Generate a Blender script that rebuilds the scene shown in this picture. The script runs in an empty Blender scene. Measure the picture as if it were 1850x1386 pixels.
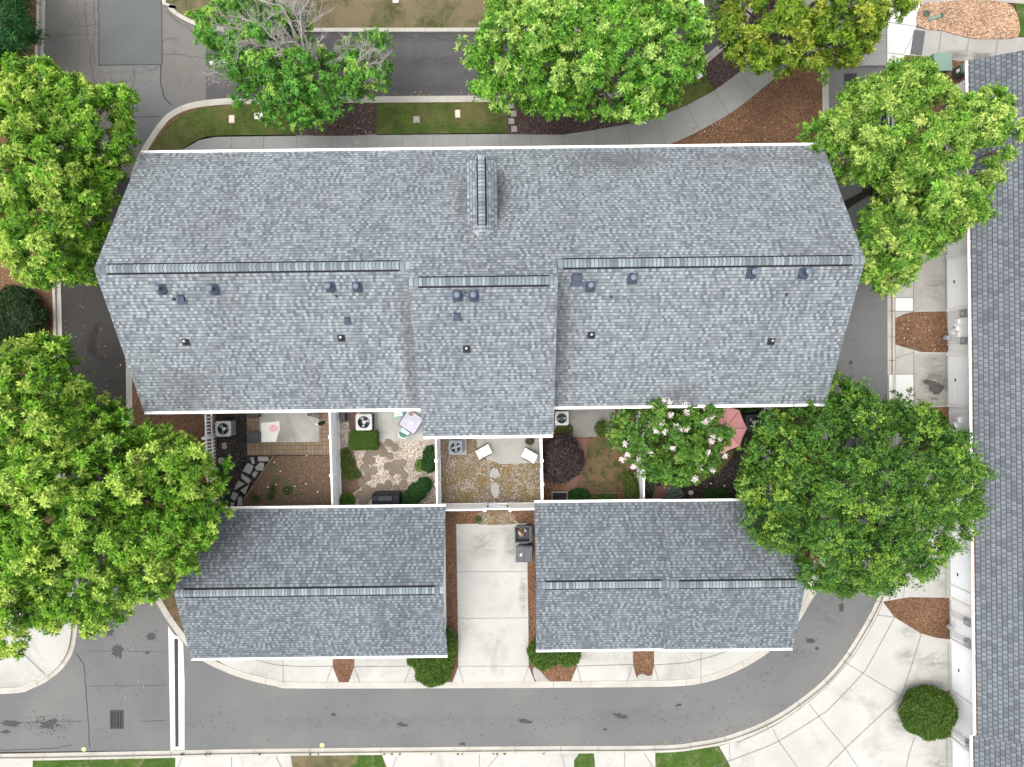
import bpy, bmesh, math, random
import numpy as np
from mathutils import Vector, Matrix
random.seed(7); rng = np.random.default_rng(11)
scene = bpy.context.scene
COL = scene.collection
PI = math.pi
# ------------------------------------------------------------------ camera, light, exposure
H = 36.0            # drone height in metres
FPX = 1285.0        # focal length, in pixels of the 1850 px wide photo
TH = -0.0118        # roll: the street grid is turned a little in the picture
cam = bpy.data.cameras.new('camera'); camo = bpy.data.objects.new('camera', cam); COL.objects.link(camo)
cam.sensor_width = 36; cam.lens = 36 * FPX / 1850; cam.clip_end = 2000; cam.clip_start = 0.5
camo.location = (0, 0, H); camo.rotation_euler = (0, 0, TH)
scene.camera = camo
SUN_EL, SUN_AZ = math.radians(76), math.radians(250)      # azimuth clockwise from north
w = bpy.data.worlds.new('World'); scene.world = w; w.use_nodes = True
nt = w.node_tree; bg = nt.nodes['Background']
sky = nt.nodes.new('ShaderNodeTexSky'); sky.sky_type = 'NISHITA'; sky.sun_disc = False
sky.sun_elevation = SUN_EL; sky.sun_rotation = SUN_AZ; sky.dust_density = 5.0; sky.air_density = 1.0; sky.ozone_density = 0.6
hs = nt.nodes.new('ShaderNodeHueSaturation'); hs.inputs['Saturation'].default_value = 0.22
nt.links.new(sky.outputs[0], hs.inputs['Color']); nt.links.new(hs.outputs[0], bg.inputs[0])
bg.inputs[1].default_value = 0.15
sl = bpy.data.lights.new('sun', 'SUN'); sl.energy = 0.5; sl.angle = math.radians(70); sl.color = (1, .96, .9)
so = bpy.data.objects.new('sun', sl); COL.objects.link(so); so.location = (0, 0, 60)
d = Vector((math.sin(SUN_AZ) * math.cos(SUN_EL), math.cos(SUN_AZ) * math.cos(SUN_EL), math.sin(SUN_EL)))
so.rotation_euler = d.to_track_quat('Z', 'Y').to_euler()
vs = scene.view_settings
vs.view_transform = 'Standard'; vs.look = 'None'; vs.gamma = 1.0; vs.exposure = 1.40
scene.cycles.max_bounces = 8; scene.cycles.transparent_max_bounces = 8

# ------------------------------------------------------------------ measuring: a photo pixel and a height give a place
CT, ST = math.cos(TH), math.sin(TH)
def P(px, py, z=0.0):
    dx = (px - 925) / FPX * (H - z); dy = (693 - py) / FPX * (H - z)
    return (dx * CT - dy * ST, dx * ST + dy * CT, z)
def P2(px, py, z=0.0): return P(px, py, z)[:2]
def PP(pts, z=0.0): return [P2(x, y, z) for x, y in pts]
def smooth(pts, n=5, closed=False):
    out = []; m = len(pts)
    rngi = range(m) if closed else range(m - 1)
    for i in rngi:
        if closed: p0, p1, p2, p3 = pts[i - 1], pts[i], pts[(i + 1) % m], pts[(i + 2) % m]
        else: p0, p1, p2, p3 = pts[max(i - 1, 0)], pts[i], pts[i + 1], pts[min(i + 2, m - 1)]
        for k in range(n):
            t = k / n
            out.append(tuple(.5 * (2 * b + (c - a) * t + (2 * a - 5 * b + 4 * c - e) * t * t + (3 * b - a - 3 * c + e) * t ** 3)
                             for a, b, c, e in zip(p0, p1, p2, p3)))
    if not closed: out.append(tuple(pts[-1]))
    return out
def offs(pts, d, closed=False):
    out = []; m = len(pts)
    for i in range(m):
        a = pts[i - 1] if (closed or i > 0) else pts[i]
        b = pts[(i + 1) % m] if (closed or i < m - 1) else pts[i]
        tx, ty = b[0] - a[0], b[1] - a[1]; l = math.hypot(tx, ty) or 1
        out.append((pts[i][0] - ty / l * d, pts[i][1] + tx / l * d))
    return out

# ------------------------------------------------------------------ materials
KA = .77
def dim(*cs):
    r = [tuple(x * KA for x in c) if isinstance(c, (tuple, list)) else c for c in cs]; return r if len(r) > 1 else r[0]
def new_mat(name):
    m = bpy.data.materials.new(name); m.use_nodes = True
    nt = m.node_tree; return m, nt, nt.nodes['Principled BSDF']
def N(nt, t, **kw):
    n = nt.nodes.new(t)
    for k, v in kw.items(): setattr(n, k, v)
    return n
def setin(n, **kw):
    for k, v in kw.items(): n.inputs[k].default_value = v
def c4(c): return (c[0], c[1], c[2], 1)
def math_n(nt, op, a, b=None, c=None):
    n = N(nt, 'ShaderNodeMath', operation=op)
    for i, v in enumerate((a, b, c)):
        if v is None: continue
        if isinstance(v, (int, float)): n.inputs[i].default_value = v
        else: nt.links.new(v, n.inputs[i])
    return n.outputs[0]
def ramp(nt, fac, stops, interp='LINEAR'):
    r = N(nt, 'ShaderNodeValToRGB'); cr = r.color_ramp; cr.interpolation = interp
    while len(cr.elements) < len(stops): cr.elements.new(.5)
    for e, (p, c) in zip(cr.elements, stops): e.position = p; e.color = c4(c)
    nt.links.new(fac, r.inputs[0]); return r.outputs[0]
def mixc(nt, fac, a, b, mode='MIX'):
    n = N(nt, 'ShaderNodeMix', data_type='RGBA', blend_type=mode)
    if isinstance(fac, (int, float)): n.inputs[0].default_value = fac
    else: nt.links.new(fac, n.inputs[0])
    for s, v in ((6, a), (7, b)):
        if isinstance(v, tuple): n.inputs[s].default_value = c4(v)
        else: nt.links.new(v, n.inputs[s])
    return n.outputs[2]
def noise(nt, vec, scale, detail=4, rough=.6, dist=0):
    n = N(nt, 'ShaderNodeTexNoise'); setin(n, Scale=scale, Detail=detail, Roughness=rough, Distortion=dist)
    nt.links.new(vec, n.inputs['Vector']); return n.outputs[0]
def mapped(nt, vec, sc):
    m = N(nt, 'ShaderNodeMapping'); m.inputs['Scale'].default_value = sc; nt.links.new(vec, m.inputs[0]); return m.outputs[0]
def bump(nt, b, h, strength=.4, dist=.02):
    n = N(nt, 'ShaderNodeBump'); setin(n, Strength=strength, Distance=dist)
    nt.links.new(h, n.inputs['Height']); nt.links.new(n.outputs[0], b.inputs['Normal'])
def pos(nt): return N(nt, 'ShaderNodeNewGeometry').outputs['Position']
def plain(name, c, rough=.6, metal=0, var=.15, vscale=6, spec=.3):
    m, nt, b = new_mat(name); p = pos(nt)
    if max(c) < .56: c = dim(c)
    f = noise(nt, p, vscale, 5, .65)
    nt.links.new(ramp(nt, f, [(.3, tuple(x * (1 - var) for x in c)), (.7, tuple(min(1, x * (1 + var)) for x in c))]), b.inputs['Base Color'])
    setin(b, Roughness=rough, Metallic=metal); b.inputs['Specular IOR Level'].default_value = spec
    return m
def blotchy(name, c1, c2, c3=None, big=.25, fine=14, speck=.35, rough=.9, bstr=.3, stain=None, stain_scale=.6, stain_lo=.55, stain_hi=.75, spots=(), spot_col=(.2, .195, .18)):
    """two-scale mottled ground with speckle, and an optional stain of its own shape"""
    m, nt, b = new_mat(name); p = pos(nt); c1, c2, c3, stain = dim(c1, c2, c3, stain)
    f1 = noise(nt, p, big, 5, .6, .3); col = ramp(nt, f1, [(.35, c1), (.65, c2)])
    f2 = noise(nt, p, fine, 3, .7)
    col = mixc(nt, speck, col, ramp(nt, f2, [(.3, tuple(x * .45 for x in c1)), (.5, c2), (.72, c3 or tuple(min(1, x * 1.5) for x in c2))]))
    if stain:
        f3 = noise(nt, p, stain_scale, 7, .68, .6)
        msk = ramp(nt, f3, [(stain_lo, (0, 0, 0)), (stain_hi, (1, 1, 1))])
        col = mixc(nt, msk, col, stain)
    if spots:                                   # old drips, tyre scuffs and soot: (pixel x, pixel y, rx, ry in pixels, strength)
        sp = N(nt, 'ShaderNodeSeparateXYZ'); nt.links.new(p, sp.inputs[0]); gn = noise(nt, mapped(nt, p, (1, 2.2, 1)), 1.5, 7, .72, .8)
        for px, py, rx, ry, st in spots:
            gx, gy = P2(px, py); k = H / FPX
            dx = math_n(nt, 'DIVIDE', math_n(nt, 'SUBTRACT', sp.outputs[0], gx), rx * k); dy = math_n(nt, 'DIVIDE', math_n(nt, 'SUBTRACT', sp.outputs[1], gy), ry * k)
            dd = math_n(nt, 'SQRT', math_n(nt, 'ADD', math_n(nt, 'MULTIPLY', dx, dx), math_n(nt, 'MULTIPLY', dy, dy)))
            m1 = N(nt, 'ShaderNodeMath', operation='SUBTRACT', use_clamp=True); m1.inputs[0].default_value = 1.0; nt.links.new(dd, m1.inputs[1])
            mk = N(nt, 'ShaderNodeMath', operation='MULTIPLY', use_clamp=True); nt.links.new(m1.outputs[0], mk.inputs[0])
            nt.links.new(math_n(nt, 'MULTIPLY', ramp(nt, gn, [(.38, (0, 0, 0)), (.62, (1, 1, 1))]), 3.2 * st), mk.inputs[1])
            col = mixc(nt, mk.outputs[0], col, spot_col)
    nt.links.new(col, b.inputs['Base Color']); setin(b, Roughness=rough); b.inputs['Specular IOR Level'].default_value = .2
    bump(nt, b, f2, bstr, .02)
    return m
def chips(name, cols, scale=18, stretch=(1, 1, 1), rough=.95, bstr=.8, patch=None, patch_scale=.5, lo=.5, hi=.62, bdist=.03, big=.8):
    """loose pieces: every cell of a Voronoi gets one of the given colours"""
    m, nt, b = new_mat(name); p = mapped(nt, pos(nt), stretch); cols = dim(*cols); patch = dim(patch)
    nz = N(nt, 'ShaderNodeTexNoise'); setin(nz, Scale=scale * .6, Detail=2); nt.links.new(p, nz.inputs['Vector'])
    vm = N(nt, 'ShaderNodeVectorMath', operation='MULTIPLY_ADD'); vm.inputs[1].default_value = (.04,) * 3
    nt.links.new(nz.outputs[1], vm.inputs[0]); nt.links.new(p, vm.inputs[2])
    v = N(nt, 'ShaderNodeTexVoronoi'); setin(v, Scale=scale); nt.links.new(vm.outputs[0], v.inputs['Vector'])
    sep = N(nt, 'ShaderNodeSeparateColor'); nt.links.new(v.outputs['Color'], sep.inputs[0])
    n = len(cols); col = ramp(nt, sep.outputs[0], [((i + .5) / n, c) for i, c in enumerate(cols)])
    f = noise(nt, pos(nt), big, 5, .6)
    col = mixc(nt, .7, col, ramp(nt, f, [(.3, (.55, .55, .55)), (.7, (1.15, 1.12, 1.1))]), 'MULTIPLY')
    if patch:
        g = noise(nt, pos(nt), patch_scale, 6, .65, .4)
        col = mixc(nt, ramp(nt, g, [(lo, (0, 0, 0)), (hi, (1, 1, 1))]), col, patch)
    nt.links.new(col, b.inputs['Base Color']); setin(b, Roughness=rough); b.inputs['Specular IOR Level'].default_value = .15
    bump(nt, b, math_n(nt, 'SUBTRACT', 1, v.outputs['Distance']), bstr, bdist)
    return m
def turf(name, g1, g2, dry, lo=.5, hi=.65, pscale=.7):
    m, nt, b = new_mat(name); p = pos(nt); g1, g2, dry = dim(g1, g2, dry)
    f = noise(nt, p, 8, 6, .85); f1 = noise(nt, p, 1.3, 6, .7)
    col = ramp(nt, f, [(.38, tuple(x * .42 for x in g1)), (.5, g1), (.62, g2)])
    col = mixc(nt, .5, col, ramp(nt, f1, [(.3, tuple(x * .6 for x in g1)), (.7, g2)]))
    f2 = noise(nt, p, pscale, 7, .7, .5); dr = mixc(nt, f, tuple(x * .6 for x in dry), dry)
    col = mixc(nt, ramp(nt, f2, [(lo, (0, 0, 0)), (hi, (1, 1, 1))]), col, dr)
    nt.links.new(col, b.inputs['Base Color']); setin(b, Roughness=.95); b.inputs['Specular IOR Level'].default_value = .1
    bump(nt, b, f, .9, .04)
    return m
def shingles(name, light, mid, dark, row=.143, tab=.125, regular=0.0, grime_shade=()):
    """asphalt shingles in UV metres: courses along v, tabs of random tone along u"""
    m, nt, b = new_mat(name); light, mid, dark = dim(light, mid, dark)
    uv = N(nt, 'ShaderNodeUVMap').outputs[0]; s = N(nt, 'ShaderNodeSeparateXYZ'); nt.links.new(uv, s.inputs[0])
    u, v = s.outputs[0], s.outputs[1]
    rv = math_n(nt, 'DIVIDE', v, row); r = math_n(nt, 'FLOOR', rv); fr = math_n(nt, 'FRACT', rv)
    wn = N(nt, 'ShaderNodeTexWhiteNoise', noise_dimensions='1D'); nt.links.new(r, wn.inputs['W'])
    shift = math_n(nt, 'MULTIPLY', wn.outputs[0], 1 - regular)
    half = math_n(nt, 'MULTIPLY', math_n(nt, 'MODULO', r, 2), .5 * regular)
    uu = math_n(nt, 'ADD', math_n(nt, 'ADD', math_n(nt, 'DIVIDE', u, math_n(nt, 'MULTIPLY', tab, math_n(nt, 'ADD', .86, math_n(nt, 'MULTIPLY', wn.outputs[0], .3 * (1 - regular))))), math_n(nt, 'MULTIPLY', shift, 37.3)), half)
    # tabs of uneven width
    wob = N(nt, 'ShaderNodeTexWhiteNoise', noise_dimensions='2D'); cv0 = N(nt, 'ShaderNodeCombineXYZ')
    nt.links.new(math_n(nt, 'FLOOR', math_n(nt, 'MULTIPLY', uu, .5)), cv0.inputs[0]); nt.links.new(r, cv0.inputs[1]); nt.links.new(cv0.outputs[0], wob.inputs['Vector'])
    pass
    c = math_n(nt, 'FLOOR', uu); fu = math_n(nt, 'FRACT', uu)
    cv = N(nt, 'ShaderNodeCombineXYZ'); nt.links.new(c, cv.inputs[0]); nt.links.new(r, cv.inputs[1])
    w2 = N(nt, 'ShaderNodeTexWhiteNoise', noise_dimensions='2D'); nt.links.new(cv.outputs[0], w2.inputs['Vector'])
    tone = w2.outputs[0]
    if regular > .5: tone = math_n(nt, 'ADD', .2, math_n(nt, 'MULTIPLY', tone, .75))
    if regular > .5: col = ramp(nt, tone, [(.0, dark), (.16, tuple(.5 * a + .5 * e for a, e in zip(dark, mid))), (.34, mid), (.60, tuple(.65 * a + .35 * e for a, e in zip(mid, light))), (.74, light)], 'CONSTANT')
    else:
        gap = math_n(nt, 'MODULO', math_n(nt, 'ABSOLUTE', c), 2)        # every second cell lies back between two raised tabs
        ml = tuple(.5 * a + .5 * e for a, e in zip(mid, light)); md = tuple(.5 * a + .5 * e for a, e in zip(mid, dark))
        tabc = ramp(nt, tone, [(.0, md), (.14, mid), (.36, ml), (.55, light), (.9, tuple(min(1, 1.12 * x) for x in light))], 'CONSTANT')
        gapc = ramp(nt, tone, [(.0, dark), (.22, md), (.55, mid), (.86, ml)], 'CONSTANT')
        col = mixc(nt, gap, tabc, gapc)
    if regular > .5: col = mixc(nt, math_n(nt, 'MULTIPLY', math_n(nt, 'LESS_THAN', fu, .30), .62), col, tuple(x * .75 for x in dark))
    p = pos(nt)
    g = noise(nt, p, 45, 3, .8); col = mixc(nt, .35, col, ramp(nt, g, [(.3, (.55, .56, .6)), (.7, (1.3, 1.3, 1.3))]), 'MULTIPLY')
    g2 = noise(nt, mapped(nt, p, (.5, .12, .12)), 1.1, 5, .6); col = mixc(nt, .8, col, ramp(nt, g2, [(.25, (.80, .79, .80)), (.7, (1.1, 1.1, 1.1))]), 'MULTIPLY')
    g3 = noise(nt, p, .45, 6, .7); col = mixc(nt, ramp(nt, g3, [(.60, (0, 0, 0)), (.78, (.5, .5, .5))]), col, (.10, .10, .105))
    if grime_shade:                                   # runoff streaks and lichen patches, some with shade painted in, each (x, y, rx, ry, strength)
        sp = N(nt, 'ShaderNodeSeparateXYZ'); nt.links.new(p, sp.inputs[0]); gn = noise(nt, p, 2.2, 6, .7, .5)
        for gx, gy, rx, ry, st in grime_shade:
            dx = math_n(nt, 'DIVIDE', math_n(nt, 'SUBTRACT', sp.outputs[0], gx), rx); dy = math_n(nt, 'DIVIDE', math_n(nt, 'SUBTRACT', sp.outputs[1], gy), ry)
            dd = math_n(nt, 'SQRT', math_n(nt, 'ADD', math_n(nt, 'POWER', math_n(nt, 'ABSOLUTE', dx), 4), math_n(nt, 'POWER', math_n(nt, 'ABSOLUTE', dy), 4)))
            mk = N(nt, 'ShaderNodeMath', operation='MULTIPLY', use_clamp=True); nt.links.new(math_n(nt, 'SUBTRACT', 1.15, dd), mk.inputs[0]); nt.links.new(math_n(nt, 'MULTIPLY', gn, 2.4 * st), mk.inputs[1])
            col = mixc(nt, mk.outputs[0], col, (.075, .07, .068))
    e1 = math_n(nt, 'LESS_THAN', fr, .2); e2 = math_n(nt, 'MULTIPLY', math_n(nt, 'LESS_THAN', fu, .09), .35)
    edge = math_n(nt, 'MULTIPLY', math_n(nt, 'MAXIMUM', e1, e2), .7)
    col = mixc(nt, edge, col, tuple(x * .42 for x in dark))       # the cut asphalt edge, with each course's shadow line painted in
    nt.links.new(col, b.inputs['Base Color']); setin(b, Roughness=.95); b.inputs['Specular IOR Level'].default_value = .15
    bump(nt, b, math_n(nt, 'ADD', math_n(nt, 'MULTIPLY', g, .3), tone), .5, .012)
    return m
def capmat(name, light, mid, dark):
    m, nt, b = new_mat(name); light, mid, dark = dim(light, mid, dark); uv = N(nt, 'ShaderNodeUVMap').outputs[0]; sp = N(nt, 'ShaderNodeSeparateXYZ'); nt.links.new(uv, sp.inputs[0])
    wn = N(nt, 'ShaderNodeTexWhiteNoise', noise_dimensions='1D'); nt.links.new(math_n(nt, 'FLOOR', sp.outputs[0]), wn.inputs['W'])
    col = ramp(nt, wn.outputs[0], [(.0, dark), (.2, mid), (.68, light)], 'CONSTANT'); g = noise(nt, pos(nt), 45, 3, .8); col = mixc(nt, .35, col, ramp(nt, g, [(.3, (.6, .6, .62)), (.7, (1.25, 1.25, 1.25))]), 'MULTIPLY')
    col = mixc(nt, math_n(nt, 'LESS_THAN', math_n(nt, 'FRACT', sp.outputs[0]), .2), col, tuple(x * .6 for x in dark))
    nt.links.new(col, b.inputs['Base Color']); setin(b, Roughness=.95); b.inputs['Specular IOR Level'].default_value = .15; return m
def brickpave(name, cols, bw, bh, mortar=(.05, .045, .04)):
    m, nt, b = new_mat(name); p = pos(nt); cols = dim(*cols)
    br = N(nt, 'ShaderNodeTexBrick'); setin(br, Scale=1.0, Color1=c4(cols[0]), Color2=c4(cols[1]), Mortar=c4(mortar))
    br.inputs['Mortar Size'].default_value = .012; br.inputs['Brick Width'].default_value = bw; br.inputs['Row Height'].default_value = bh
    br.offset = 0.0; nt.links.new(p, br.inputs['Vector'])
    f = noise(nt, p, 1.6, 6, .7); col = mixc(nt, ramp(nt, f, [(.45, (0, 0, 0)), (.7, (.7, .7, .7))]), br.outputs[0], cols[2])
    nt.links.new(col, b.inputs['Base Color']); setin(b, Roughness=.9); bump(nt, b, f, .3); return m
def siding(name, c, pitch=.12):
    m, nt, b = new_mat(name); p = pos(nt); s = N(nt, 'ShaderNodeSeparateXYZ'); nt.links.new(p, s.inputs[0])
    f = math_n(nt, 'FRACT', math_n(nt, 'DIVIDE', s.outputs[2], pitch))
    n = noise(nt, p, 3, 5, .6); col = ramp(nt, n, [(.3, tuple(x * .93 for x in c)), (.7, c)])
    nt.links.new(col, b.inputs['Base Color']); setin(b, Roughness=.5); bump(nt, b, f, .6, .012); return m
def leafmat(name, trans=.36, rough=.5):
    m, nt, b = new_mat(name)
    a = N(nt, 'ShaderNodeAttribute', attribute_name='col')
    nt.links.new(a.outputs['Color'], b.inputs['Base Color']); setin(b, Roughness=rough); b.inputs['Specular IOR Level'].default_value = .25
    t = N(nt, 'ShaderNodeBsdfTranslucent'); tc = mixc(nt, 1.0, a.outputs['Color'], (1.0, 1.05, .6), 'MULTIPLY'); nt.links.new(tc, t.inputs[0])
    mx = N(nt, 'ShaderNodeMixShader'); mx.inputs[0].default_value = trans
    nt.links.new(b.outputs[0], mx.inputs[1]); nt.links.new(t.outputs[0], mx.inputs[2])
    nt.links.new(mx.outputs[0], nt.nodes['Material Output'].inputs['Surface']); return m

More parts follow.
